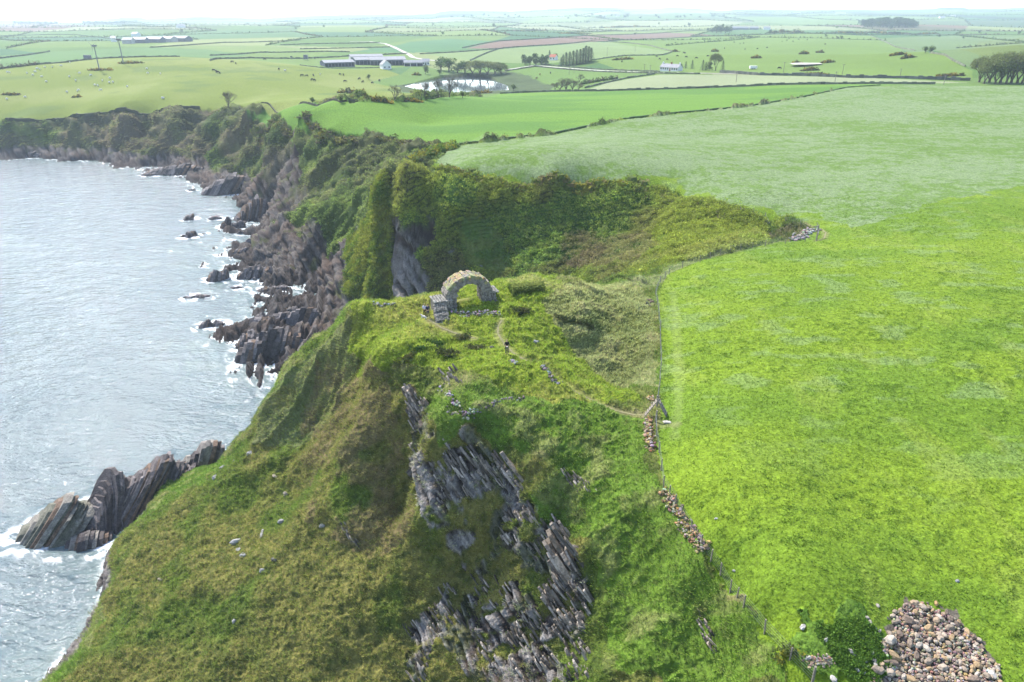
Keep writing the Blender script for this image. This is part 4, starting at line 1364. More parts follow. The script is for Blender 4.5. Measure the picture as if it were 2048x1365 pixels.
def tufts(p, nrm, c, nb, ln, wd, spread, var=.35, bendn=.5):
    """thin leaning blades standing on the given points"""
    k = len(p)
    up = nrm * bendn + np.array([0, 0, 1.0]) * (1 - bendn)
    V, Cc = [], []
    for b_ in range(nb):
        a = RNG.random(k) * 6.283
        off = np.stack([np.cos(a), np.sin(a), np.zeros(k)], -1)
        base = p + off * (RNG.random(k) * spread)[:, None]
        tip = base + up * (ln * RNG.uniform(.6, 1.25, k))[:, None] + off * (ln * RNG.uniform(.2, .8, k))[:, None]
        side = np.stack([-off[:, 1], off[:, 0], np.zeros(k)], -1) * (wd * RNG.uniform(.7, 1.3, k))[:, None]
        V.append(np.stack([base - side, base + side, tip], 1))
        g_ = RNG.uniform(1 - var, 1 + var, (k, 1, 1))
        Cc.append(np.repeat(c[:, None, :] * g_, 3, 1))
    return np.concatenate(V).reshape(-1, 3), np.concatenate(Cc).reshape(-1, 3)


def clumps(p, nrm, c, nb, rad, leaf, flat=.75):
    """rounded masses of small leaf faces"""
    k = len(p)
    V, Cc = [], []
    rads = rad * RNG.uniform(.6, 1.35, k)
    for b_ in range(nb):
        d = RNG.normal(size=(k, 3))
        d /= np.linalg.norm(d, axis=1, keepdims=True)
        d[:, 2] = np.abs(d[:, 2]) * flat
        ctr = p + nrm * (rads * .1)[:, None] + d * (rads * RNG.uniform(.55, 1.05, k))[:, None]
        e1 = RNG.normal(size=(k, 3)) * leaf
        e2 = RNG.normal(size=(k, 3)) * leaf
        V.append(np.stack([ctr - e1 * .6, ctr + e1 * .6, ctr + e2], 1))
        g_ = RNG.uniform(.72, 1.3, (k, 1, 1))
        Cc.append(np.repeat(c[:, None, :] * g_, 3, 1))
    return np.concatenate(V).reshape(-1, 3), np.concatenate(Cc).reshape(-1, 3)


def mixc(base, opts, wts):
    k = RNG.choice(len(opts), size=len(base), p=wts)
    o_ = np.array(opts)[k]
    return base * .55 + o_ * .45


land = inview & front & ~heap & ((RM < .45) | ((R2 < 90) & (vnoise(X / .9, YN / .9, 305) < .42)))
mslope = land & rough & (R2 < 135) & (PD > .5)
foot_free = np.ones(Z.shape, bool)                 # trampled short where people stand
for q_ in pix('1014 709;850 635;856 637;848 641'):
    foot_free &= np.hypot(X - q_[0], (Y - q_[1] + .5) * .7) > .85
p_, n_, c_, i_ = pick(mslope * foot_free * (1 + 1.2 * (tus > .6)), 105000)
ct = (1.35 * mixc(c_ * 1.3, [(.135, .135, .045), (.07, .13, .016), (.105, .15, .024), (.18, .165, .08), (.045, .08, .015)], [.26, .26, .30, .10, .08]))
ph = pale_h.ravel()[i_]
ct[ph] = ct[ph] * .55 + np.array([.16, .165, .075]) * RNG.uniform(.7, 1.25, (int(ph.sum()), 1))
v_, cc_ = tufts(p_, n_, ct, 5, .26, .045, .22)
tag(tri_mesh('rough_grass', v_, cc_, M_leaf), 'rough tussocky grass on the headland and its slopes', 'grass', kind='stuff')
mpas = land & mp & (R2 < 165) & (track > .4)
p_, n_, c_, i_ = pick(mpas * (.25 + clump) / (1 + (R2 / 90) ** 2), 60000)
v_, cc_ = tufts(p_, n_, mixc(c_, [(.11, .18, .016), (.06, .125, .014), (.145, .20, .022)], [.52, .14, .34]), 3, .10, .045, .16)
tag(tri_mesh('pasture_grass', v_, cc_, M_leaf), 'short bright grass and darker clumps of the pasture', 'grass', kind='stuff')
p_, n_, c_, i_ = pick(inview & nett & (n1 > .36), 6500)
v_, cc_ = clumps(p_, n_, mixc(c_, [(.05, .115, .016), (.08, .16, .022), (.12, .20, .03)], [.34, .4, .26]), 6, .12, .07)
tag(tri_mesh('nettles', v_, cc_, M_leaf), 'dark green nettles round the stone heap', 'nettles', kind='stuff')
tip_g = inpoly(pix('1535 436;1645 450;1645 486;1535 492'), kx, ky)
strip_g = inpoly(pix('925 432;975 442;1012 490;1035 548;985 552;940 520;915 470'), kx, ky)
brown_g = inpoly(pix('1170 462;1300 470;1330 500;1290 525;1200 545;1120 525;1130 480'), kx, ky)
left_g = inpoly(pix('796 352;950 362;965 420;900 475;840 520;800 520'), kx, ky) | inpoly(pix('1300 385;1400 412;1500 432;1600 458;1600 480;1400 520;1330 540;1310 470'), kx, ky)
gm = gul & inview & (R2 > 118) & (RM < .5) & ~strip_g & ~tip_g
gdens = gm * (.35 + 1.2 * sstep(.30, .52, fbm(X / 11, YN / 11, 3, 95) * -1 + 1))
p_, n_, c_, i_ = pick(gdens + gm * .5, 23000)
yel = sstep(16, 34, p_[:, 2] + RNG.normal(0, 4, len(p_)))[:, None]
cg = 2.3 * mixc(c_, [(.040, .062, .012), (.070, .095, .014), (.125, .135, .018), (.07, .055, .035)], [.34, .34, .20, .12])
bi, li = brown_g.ravel()[i_], left_g.ravel()[i_]
cg[bi] = cg[bi] * .35 + np.array([.115, .080, .060])
cg[li] = cg[li] * .8 + np.array([.06, .068, .004])
cg = cg * RNG.uniform(.6, 1.4, (len(p_), 1))
cg = cg * (1 - yel * .5) + np.array([.105, .115, .018]) * yel * .9 * RNG.uniform(.5, 1.4, (len(p_), 1))
v_, cc_ = clumps(p_ + n_ * .25, n_, cg, 22, .72, .14, flat=1.0)
pa, na_, ca_2, ia = pick(gul & inview & (R2 > 118) & (RM < .5), 26000)
va, cca = tufts(pa, na_, mixc(ca_2 * 1.3, [(.07, .12, .02), (.11, .16, .03), (.04, .07, .015)], [.4, .35, .25]), 4, .45, .09, .5)
v_, cc_ = np.concatenate([v_, va]), np.concatenate([cc_, cca])
tag(tri_mesh('gorse_thicket', v_, cc_, M_leaf), 'dense gorse and bramble scrub covering the walls of the inlet', 'gorse', kind='stuff')
p_, n_, c_, i_ = pick(bright_b & (RM < .4) & inview, 4000)
v_, cc_ = clumps(p_, n_, 1.5 * mixc(c_, [(.04, .075, .010), (.10, .125, .015), (.14, .14, .02)], [.35, .4, .25]), 18, .8, .17)
tag(tri_mesh('ivy_scrub', v_, cc_, M_leaf), 'yellow green scrub hanging on the buttress left of the inlet', 'scrub', kind='stuff')
cm = sc_ & inview & ~gul & ~bright_b & (RM < .5) & (Z0 > 3)
p_, n_, c_, i_ = pick(cm * (.2 + 1.6 * sstep(.42, .58, fbm(X / 9, YN / 9, 3, 310))), 12000)
cb = np.where((RNG.random((len(p_), 1)) < .25) | (p_[:, 1:2] > 380) & (RNG.random((len(p_), 1)) < .5), c_ * RNG.uniform(.7, 1.2, (len(p_), 1)), mixc(c_, [(.028, .045, .012), (.05, .075, .018), (.09, .11, .025)], [.45, .35, .2]))
v_, cc_ = clumps(p_, n_, cb * 1.9, 13, .85, .22, flat=.6)
tag(tri_mesh('cliff_scrub', v_, cc_, M_leaf), 'scrub, bracken and ivy covering the far sea cliffs', 'scrub', kind='stuff')


# ------------------------------------------------------------------ hedges and walls as strips along the ground
def bushes_line(mb, pl, h, w, step, r_, cols, nb=10, leaf=.2, gap=0.0, env=False, core=True):
    """leafy hedge: leaf faces round a line of rounded lumps, with a solid woody core"""
    for (x0, y0), (x1, y1) in zip(pl[:-1], pl[1:]):
        L = math.hypot(x1 - x0, y1 - y0)
        k = max(1, int(L / step))
        for i in range(max(1, k // 3) if core else 0):   # the continuous woody bottom of the hedge
            kk = max(1, k // 3)
            ax, ay, bx, by = x0 + (x1 - x0) * i / kk, y0 + (y1 - y0) * i / kk, x0 + (x1 - x0) * (i + 1) / kk, y0 + (y1 - y0) * (i + 1) / kk
            mx_, my_ = -(y1 - y0) / (L + 1e-6) * w * .2, (x1 - x0) / (L + 1e-6) * w * .2
            za, zb = zs(ax, ay), zs(bx, by)
            mb.poly([(ax - mx_, ay - my_, za - .4), (bx - mx_, by - my_, zb - .4), (bx + mx_, by + my_, zb - .4), (ax + mx_, ay + my_, za - .4),
                     (ax - mx_, ay - my_, za + h * .22), (bx - mx_, by - my_, zb + h * .22), (bx + mx_, by + my_, zb + h * .22), (ax + mx_, ay + my_, za + h * .22)],
                    [(4, 5, 6, 7), (0, 1, 5, 4), (1, 2, 6, 5), (2, 3, 7, 6), (3, 0, 4, 7)], cols[0])
        for i in range(k):
            low = .28 if r_.random() < gap else 1.0
            f_ = (i + r_.random()) / k
            x, y = x0 + (x1 - x0) * f_ + r_.gauss(0, w * .2), y0 + (y1 - y0) * f_ + r_.gauss(0, w * .2)
            z = zs(x, y)
            hh = h * r_.uniform(.55, 1.25) * low
            if env:
                hh *= .25 + .75 * math.sin(math.pi * min(.98, max(.02, f_)))
            ww = w * r_.uniform(.7, 1.2)
            c = r_.choice(cols)
            ring = []
            for t in range(5):
                a = t * 1.2566 + r_.random()
                ring.append((x + math.cos(a) * ww * .42, y + math.sin(a) * ww * .42))
            if core:
              mb.poly([(a, b_, z - .3) for a, b_ in ring] + [(x + (a - x) * .75, y + (b_ - y) * .75, z + hh * .5) for a, b_ in ring],
                    [(0, 1, 6, 5), (1, 2, 7, 6), (2, 3, 8, 7), (3, 4, 9, 8), (4, 0, 5, 9), (5, 6, 7, 8, 9)], tuple(q * .8 for q in c))
            for q in range(nb if low == 1.0 else nb // 3):
                a, e = r_.uniform(0, 6.28), r_.random()
                ctr = Vector((x + math.cos(a) * ww * .5 * (1 - e * .5), y + math.sin(a) * ww * .5 * (1 - e * .5), z + hh * (.1 + .9 * e)))
                s_ = leaf * r_.uniform(.6, 1.5)
                v1 = Vector((r_.gauss(0, 1), r_.gauss(0, 1), r_.gauss(0, 1))) * s_
                v2 = Vector((r_.gauss(0, 1), r_.gauss(0, 1), r_.gauss(0, 1))) * s_
                g_ = r_.uniform(.6, 1.4)
                mb.poly([ctr - v1, ctr + v1, ctr + v2], [(0, 1, 2)], tuple(u * g_ for u in c))


HG = [(.05, .075, .022), (.06, .09, .026), (.075, .09, .04), (.08, .07, .04)]
GORSE = [(.05, .06, .015), (.13, .10, .012), (.06, .05, .025), (.16, .125, .015)]


def hedge(s, h, w, lab, cols=HG, step=1.2, nb=10, leaf=.25, gap=0.0, group='hedges between the nearer fields'):
    pl = pix(s) if isinstance(s, str) else s
    mb = MB()
    bushes_line(mb, pl, h, w, step, rr, cols, nb, leaf, gap)
    return tag(mb.build('hedgerow', M_leaf), lab, 'hedge', group)


def drywall(s, h, lab, w=.6, c=(.115, .125, .08), group='field walls'):
    pl = pix(s) if isinstance(s, str) else s
    mb = MB()
    for (x0, y0), (x1, y1) in zip(pl[:-1], pl[1:]):
        L = math.hypot(x1 - x0, y1 - y0)
        k = max(1, int(L / 2.2))
        tx, ty = (x1 - x0) / L, (y1 - y0) / L
        for i in range(k):
            fa, fb = i / k, (i + 1) / k
            ax, ay, bx, by = x0 + (x1 - x0) * fa, y0 + (y1 - y0) * fa, x0 + (x1 - x0) * fb, y0 + (y1 - y0) * fb
            za, zb = zs(ax, ay), zs(bx, by)
            ha = h * rr.uniform(.6, 1.0)
            nx2, ny2 = -ty * w / 2, tx * w / 2
            g_ = rr.uniform(.65, 1.35)
            mb.poly([(ax - nx2, ay - ny2, za - .5), (bx - nx2, by - ny2, zb - .5), (bx + nx2, by + ny2, zb - .5), (ax + nx2, ay + ny2, za - .5),
                     (ax - nx2 * .7, ay - ny2 * .7, za + ha), (bx - nx2 * .7, by - ny2 * .7, zb + ha), (bx + nx2 * .7, by + ny2 * .7, zb + ha), (ax + nx2 * .7, ay + ny2 * .7, za + ha)],
                    [(4, 5, 6, 7), (0, 1, 5, 4), (1, 2, 6, 5), (2, 3, 7, 6), (3, 0, 4, 7)], tuple(q * g_ for q in c))
    return tag(mb.build('dry_stone_wall', M_stone), lab, 'wall', group)


hedge([P(*t)[:2] for t in [(908, 292, 37), (892, 308, 37), (868, 322, 37.2), (838, 334, 37.2), (812, 346, 37)]], 2.2, 2.6, 'bright green and yellow hedge along the cliff edge between crop field and inlet', [(.09, .13, .015), (.15, .14, .015), (.06, .10, .015)], .5, 26, .2)
hedge([P(*t)[:2] for t in [(806, 350, 36.9), (850, 352, 37), (950, 361, 37.1), (1050, 368, 37.2), (1150, 369, 37.2), (1250, 372, 37.2)]], .95, 3.0, 'gorse brow along the straight top edge of the inlet', [(.12, .145, .02), (.17, .16, .02), (.08, .11, .02), (.13, .11, .04)], .4, 24, .2)
hedge([P(*t)[:2] for t in [(1262, 376, 36.6), (1320, 384, 36.4), (1400, 412, 36.3), (1480, 436, 36.4)]], .9, 3.4, 'brown and olive scrub along the landward brow of the inlet', [(.12, .14, .025), (.13, .11, .05), (.09, .12, .03)], .45, 20, .2)
hedge('500 236;540 252;580 262;650 270;740 280;800 286;860 291;900 292', .9, 3.5, 'brown scrub along the top of the sea cliffs below the crop field', [(.07, .065, .035), (.06, .08, .02), (.10, .10, .02)], .9, 18, .3)
drywall('-60 243;20 240;60 241;110 240;160 233;200 228;260 222;330 220;400 218', 1.5, 'dark overgrown wall along the clifftop edge of the left hill field', c=(.045, .05, .025), w=1.4)
drywall('478 216;540 211;610 207;680 205;760 203', .9, 'low wall between the left hill field and the crop field', c=(.06, .06, .035))
hedge('800 203;840 200;870 197;905 191;960 189', 1.6, 2.5, 'scrubby hedge between the bare trees and the crop field', gap=.3)
drywall('905 291;1000 280;1110 267', .5, 'low turf bank running up from the clifftop between crop and pale field', c=(.05, .09, .02), w=1.0)
drywall('1110 267;1180 252;1250 238;1330 228;1400 222;1500 212;1600 195;1690 176;1760 171', .45, 'long turf bank between the crop field and the pale grass field', c=(.045, .085, .02), w=1.0)
drywall('1000 188;1100 184;1200 183;1300 180;1400 177;1500 173', 1.2, 'dark wall along the far edge of the crop field')
drywall('1500 173;1560 170;1650 169;1720 168;1870 169', 1.3, 'dry stone wall at the far right corner of the crop field')
drywall('0 138;60 131;130 126;200 118;280 115;360 114', 1.3, 'wall over the crest of the left hill field')
hedge('-40 139;0 138;40 134;80 129', 2.6, 5, 'thick scrub at the left end of the hill crest', step=2, leaf=.6)
drywall('1010 143;1070 134;1150 141;1250 146;1330 148;1400 149', 1.1, 'wall along the near side of the farm road')
drywall('1080 129;1150 136;1250 142;1320 144', 1.1, 'wall along the far side of the farm road')
drywall('1440 146;1520 151;1600 152;1700 156;1800 157;1940 162', 1.9, 'thick mossy stone wall along the road right of the cottage', c=(.09, .095, .08), w=1.2)
drywall('1170 177;1215 166;1250 158;1310 149', 1.2, 'wall dividing the pond meadow from the pale field')
hedge('1160 170;1200 163;1235 158', 2.2, 3, 'bushy hedge climbing from the bare thicket towards the cottage', step=1.6, leaf=.5)
drywall('940 122;1000 98;1100 91;1180 83;1215 84', 1.4, 'wall along the upper edge of the pale field behind the conifers')
drywall('1215 84;1260 87;1300 92;1345 104', 1.4, 'wall curving down at the right end of the pale field')
drywall('1345 104;1325 111;1250 112;1185 121', 1.1, 'wall along the lower right edge of the pale field')
drywall('1215 83;1300 79;1400 74;1520 70', 1.5, 'wall between ploughed field and cattle field')
drywall('1520 70;1600 67;1730 71;1860 69;1980 70', 1.5, 'wall along the back of the cattle field')
drywall('1740 72;1770 84;1790 95;1830 102', 1.4, 'wall running down to the gorse on the right')
drywall('1860 107;1890 112;1905 122;1930 134', 1.4, 'wall running down to the wood on the right')
drywall('840 109;900 106;1000 98', 1.3, 'wall left of the pale field')
drywall('925 97;1000 83;1100 77;1200 71;1330 66;1400 62;1520 58', 1.5, 'wall along the top of the ploughed field')
drywall('420 122;500 117;600 118;700 113;815 108', 1.4, 'long wall behind the farm sheds')
drywall('420 112;520 106;650 104;700 105', 1.4, 'wall across the middle fields left of the farm')
drywall('600 99;700 97;780 95', 1.3, 'wall above the farm on the left')
drywall('560 91;650 88;760 86', 1.3, 'higher wall above the farm on the left')
drywall('300 96;380 91;450 86;600 81', 1.4, 'wall below the distant farm on the left')
drywall('0 72;150 70;210 76;250 82', 1.4, 'wall left of the distant farm')
drywall('0 118;50 112;100 104', 1.5, 'wall at the far left beyond the hill crest')
drywall('600 131;640 136;700 137;760 136', .8, 'farmyard wall in front of the long shed')

# far hedges on the edges of the field patchwork
npat = 0
for i in range(0, NROW + 1):
    for j in range(NCOL + 1):
        for (i2, j2) in ((i, j + 1), (i + 1, j)):
            if TAB[(i * 5 + i2 * 3) % 512, (j * 9 + j2) % 512] < .20 or i2 > NROW:
                continue
            a, b_ = lat(i, j), lat(i2, j2)
            r1, r2 = math.hypot(*a), math.hypot(*b_)
            if min(r1, r2) < 1000 or max(r1, r2) > 5600:
                continue
            if min(abs(math.atan2(*a)), abs(math.atan2(*b_))) > .66:
                continue
            k = 1 + (r1 - 900) / 2200
            mb = MB()
            c0 = rr.choice(HG)
            bushes_line(mb, [a, b_], 1.5 * k, 2.2 * k, 3.4 * k, rr, [c0, rr.choice(HG)], 5, .75 * k, gap=rr.choice((0, 0, .1, .3)))
            if mb.v:
                tag(mb.build('hedgerow', M_leaf), 'thin dark hedge on the edge of a distant field', 'hedge', 'hedges of the distant fields')
                npat += 1

# ------------------------------------------------------------------ trees
M_bark = mat('bark', (.085, .070, .055), .9, noise=[(3, .7, 1.3)])


def tree_meshes(kind, seed):
    """trunk with limbs, and a crown of leaf faces or twigs; unit: metres, about 10 m tall"""
    r_ = random.Random(seed)
    tk, cr = MB(), MB()
    tips = []
    if kind == 'bare' or kind == 'olive':
        def grow(p, d, L, r, dep):
            q = p
            for k in range(3):
                d2 = (d + Vector((r_.gauss(0, .14), r_.gauss(0, .14), r_.gauss(0, .08)))).normalized()
                q2 = q + d2 * L / 3
                (tk if dep < 3 else cr).tube(q, q2, r * (1 - k * .12), r * (1 - (k + 1) * .12), 5 if dep < 3 else 3, (.085, .07, .055) if dep < 3 else (.10, .082, .062))
                q, d = q2, d2
            if dep >= 5:
                tips.append(q)
                return
            for k in range(3 if dep < 2 else r_.choice((2, 3, 3))):
                a = r_.uniform(0, 6.28)
                sp_ = r_.uniform(.35, .85)
                nd = (d + Vector((math.cos(a) * sp_, math.sin(a) * sp_, r_.uniform(-.15, .3)))).normalized()
                grow(q, nd, L * r_.uniform(.66, .86), max(.03, r * .56), dep + 1)
        for k in range(4 if kind == 'bare' else 3):
            a = k * 6.28 / 4 + r_.random()
            grow(Vector((0, 0, .9)), Vector((math.cos(a) * .42, math.sin(a) * .42, 1)).normalized(), 2.6, .26, 0)
        tk.tube((0, 0, -.5), (0, 0, 1.1), .5, .36, 8, (.085, .07, .055))
        if kind == 'olive':
            for t in tips:
                for q in range(9):
                    c = t + Vector((r_.gauss(0, .5), r_.gauss(0, .5), r_.gauss(0, .4)))
                    s_ = .16
                    v1, v2 = Vector([r_.gauss(0, s_) for _ in range(3)]), Vector([r_.gauss(0, s_) for _ in range(3)])
                    g_ = r_.uniform(.7, 1.3)
                    cr.poly([c - v1, c + v1, c + v2], [(0, 1, 2)], (.10 * g_, .12 * g_, .04 * g_))
    elif kind == 'conifer':
        tk.tube((0, 0, -.4), (0, 0, 9.2), .28, .06, 6, (.07, .05, .04))
        for k in range(900):
            z = r_.uniform(.8, 10) ** 1.0
            R = (10.2 - z) * .27 + .15
            a = r_.uniform(0, 6.28)
            e = r_.uniform(.35, 1)
            c = Vector((math.cos(a) * R * e, math.sin(a) * R * e, z - e * R * .3))
            t = Vector((math.cos(a), math.sin(a), -.35)) * r_.uniform(.3, .6)
            s_ = Vector((-math.sin(a), math.cos(a), 0)) * .17
            g_ = r_.uniform(.6, 1.4)
            cr.poly([c - s_, c + s_, c + t], [(0, 1, 2)], (.018 * g_, .040 * g_, .018 * g_))
    else:
        tk.tube((0, 0, -.5), (0, 0, 2.6), .34, .24, 7)
        cen = []
        for k in range(11):
            a, e = r_.uniform(0, 6.28), r_.uniform(.1, 1)
            c = Vector((math.cos(a) * 2.9 * e, math.sin(a) * 2.9 * e, r_.uniform(3.0, 8.0) - e * 1.1))
            cen.append((c, r_.uniform(1.2, 2.2), r_.uniform(.75, 1.25)))
            tk.tube((0, 0, 2.2), c, .16, .05, 4)
        base = {'leafy': (.045, .085, .018), 'dark': (.028, .050, .018), 'bush': (.05, .075, .02)}[kind]
        for c, R, g0 in cen:
            for q in range(90):
                d = Vector((r_.gauss(0, 1), r_.gauss(0, 1), r_.gauss(0, 1))).normalized() * R * r_.uniform(.6, 1.05)
                s_ = .24
                v1, v2 = Vector([r_.gauss(0, s_) for _ in range(3)]), Vector([r_.gauss(0, s_) for _ in range(3)])
                g_ = g0 * r_.uniform(.7, 1.35)
                cr.poly([c + d - v1, c + d + v1, c + d + v2], [(0, 1, 2)], tuple(u * g_ for u in base))
    a = tk.build('trunk', M_bark)
    b_ = cr.build('crown' if kind != 'bare' else 'twigs', M_leaf)
    return a, b_


TREES = {}


def tree(kind, seed, px, py, hpx, lab, group=None, wide=1.0, cat='tree', name='tree'):
    key = (kind, seed)
    x, y = hit(px, py)
    z = zs(x, y)
    d = math.sqrt(x * x + y * y + (z - CAMZ) ** 2)
    h = hpx * d / F
    if key not in TREES:
        t_ = thing(name, lab, cat)
        a, b_ = tree_meshes(kind, seed)
        a.parent = b_.parent = t_
        TREES[key] = t_
    else:
        t_ = dup(TREES[key], (0, 0, 0))
        if 'group' in t_:
            del t_['group']
    t_.name = name
    t_['label'], t_['category'] = lab, cat
    if group:
        t_['group'] = group
    t_.location = (x, y, z)
    t_.rotation_euler = (0, 0, rr.uniform(0, 6.28))
    H0 = {'bare': 10.5, 'olive': 10.5, 'conifer': 10.2, 'leafy': 9.2, 'dark': 9.2, 'bush': 9.2}[kind]
    t_.scale = (h / H0 * wide, h / H0 * wide, h / H0)
    return t_


tree('bare', 1, 457, 217, 33, 'big round bare tree standing alone on the clifftop wall', name='bare_tree')
tree('bare', 2, 790, 203, 32, 'bare pollarded tree left of the pond, at the wall', name='bare_tree', wide=.8)
tree('bare', 3, 850, 199, 33, 'bare multi stemmed tree at the left shore of the pond', name='bare_tree', wide=.8)
tree('bare', 1, 877, 196, 38, 'left tree of the bare pair in front of the pond', name='bare_tree', wide=.75)
tree('bare', 2, 899, 195, 38, 'right tree of the bare pair in front of the pond', name='bare_tree', wide=.75)
tree('bush', 4, 851, 149, 18, 'small round leafy tree below the farm', wide=.9)
tree('bush', 5, 738, 160, 10, 'grey bush on the slope below the farm', cat='bush', name='bush', wide=1.4)
for k, (a, b_, h_, kd) in enumerate([(882, 142, 24, 'leafy'), (898, 144, 26, 'leafy'), (915, 146, 20, 'dark'), (930, 147, 22, 'leafy'), (945, 148, 24, 'olive'), (960, 149, 26, 'olive'), (975, 150, 25, 'olive'), (990, 148, 22, 'olive'), (1002, 147, 22, 'leafy'), (880, 150, 10, 'leafy')]):
    tree(kd, 6 + k % 3, a, b_, h_, 'leafy or budding tree in the belt between the farm and the pond', 'tree belt by the pond', wide=1.7)
for k, (a, b_, h_) in enumerate([(1050, 130, 20), (1060, 131, 22), (1072, 131, 23), (1083, 130, 21), (1090, 131, 20)]):
    tree('dark', 9 + k % 2, a, b_, h_, 'dark tree in the clump at the road bend left of the plantation', 'dark clump at the road bend', wide=1.1)
tree('conifer', 11, 1099, 120, 17, 'single conifer between the dark clump and the plantation', name='conifer', wide=1.5)
tree('leafy', 7, 1112, 120, 12, 'small leafy tree beside the hidden house', wide=1.1)
for k, (a, b_, h_) in enumerate([(1126, 132, 20), (1132, 131, 23), (1139, 131, 24), (1146, 130, 25), (1153, 129, 26), (1160, 128, 26), (1166, 127, 27), (1171, 126, 30), (1177, 124, 27), (1182, 123, 24), (1122, 133, 16)]):
    tree('conifer', 11 + k % 2, a, b_, h_, 'dark conifer in the dense plantation', 'conifer plantation', wide=1.7, name='conifer')
for a, b_, h_, w_, lab in [(1371, 137, 12, 1.5, 'small conifer nearest the cottage'), (1384, 138, 15, 1.4, 'second conifer right of the cottage'), (1405, 141, 18, 1.4, 'conifer at the left of the windbreak'), (1411, 141, 14, 1.5, 'short conifer in the windbreak'),
                           (1445, 141, 17, 1.4, 'conifer at the right end of the windbreak')]:
    tree('conifer', 12, a, b_, h_, lab, 'garden conifers right of the cottage', wide=w_, name='conifer')
tree('dark', 9, 1418, 142, 16, 'dark round tree in the windbreak', wide=1.1)
tree('olive', 7, 1431, 142, 32, 'tall thin budding tree rising from the windbreak', wide=.7)
tree('bush', 4, 1360, 136, 8, 'dark bush behind the cottage roof', cat='bush', name='bush', wide=1.5)
for k, (a, b_, h_) in enumerate([(1958, 165, 40), (1978, 166, 46), (2000, 167, 50), (2022, 167, 48), (2044, 167, 44), (1968, 168, 36), (2012, 168, 44), (2034, 167, 50), (1990, 168, 40), (2060, 168, 48)]):
    tree('olive' if k % 3 else 'bare', 7 if k % 3 else 3, a, b_, h_, 'budding tree in the wood at the right edge of the photo', 'wood at the right edge', wide=1.05)
tree('bush', 5, 1850, 107, 11, 'left of two round bushes on the right hand wall', cat='bush', name='bush', wide=1.3)
tree('bush', 4, 1862, 107, 12, 'right of two round bushes on the right hand wall', cat='bush', name='bush', wide=1.3)
for k, (a, b_, h_) in enumerate([(1110, 180, 14), (1120, 181, 20), (1132, 181, 24), (1145, 181, 20), (1157, 181, 14)]):
    tree('bare', 1 + k % 3, a, b_, h_, 'bare grey shrub in the thicket at the far edge of the crop field', 'bare thicket', wide=1.5, name='bare_shrub')
tree('bare', 2, 1159, 165, 16, 'small bare tree behind the thicket', name='bare_tree')
for a, b_, lab in [(625, 208, 'round dark bush on the wall left of the gorse'), (683, 206, 'small round bush on the wall right of the round dark bush'), (925, 196, 'small dark tree on the near shore of the pond'), (1027, 182, 'rusty bush at the right end of the pond')]:
    tree('bush', 5, a, b_, 12, lab, cat='bush', name='bush', wide=1.6)
for k, (a, b_, h_) in enumerate([(1425, 66, 12), (1433, 67, 16), (1442, 67, 17), (1451, 67, 16), (1459, 66, 14)]):
    tree('dark', 10, a, b_, h_, 'tree in the dark clump left of the distant steading', 'dark clump by the distant steading', wide=1.2)
for k in range(26):
    tree('dark', 9 + k % 2, 1728 + k * 4.0 + rr.uniform(-2, 2), 55 + rr.uniform(-1, 1), 13 + 4 * math.sin(k / 25 * 3.14), 'tree in the long dark wood on the far right', 'long dark wood', wide=1.5)
for k in range(12):
    tree('dark', 9 + k % 2, 30 + k * 7.5, 49 + rr.uniform(-.6, .6), 4.5, 'tree of a thin wood on the distant left', 'thin wood far left', wide=2.2)
for k in range(14):
    tree('dark', 9 + k % 2, 170 + k * 6, 48 + rr.uniform(-.6, .6), 4.5, 'tree of the wood above the distant left farm', 'wood above the left farm', wide=2.2)
for k in range(34):
    a = rr.choice([rr.uniform(300, 900), rr.uniform(860, 1420), rr.uniform(1500, 2040)])
    tree('dark' if rr.random() < .7 else 'leafy', 9 if rr.random() < .5 else 10, a, rr.uniform(46, 80), rr.uniform(3.5, 7), 'small dark tree dotted along the distant hedges', 'scattered distant trees', wide=1.5)
for k in range(45):
    tree('dark', 9 + k % 2, rr.uniform(880, 1480), rr.uniform(31, 38), rr.uniform(3, 5), 'tree on the wooded foot of the skyline hills', 'trees below the skyline hills', wide=2.0)


def gorse(a, b_, L, h, lab, cols=GORSE):
    x, y = hit(a, b_)
    d = math.hypot(x, y)
    w_ = L * d / F
    mb = MB()
    bushes_line(mb, [(x - w_ / 2, y), (x + w_ / 2, y + w_ * .05)], h * d / F, max(2.0, w_ * .22), max(.6, w_ / 18), rr, cols, 26, .35, env=True)
    return tag(mb.build('gorse_bush', M_leaf), lab, 'gorse', 'gorse patches in the fields')


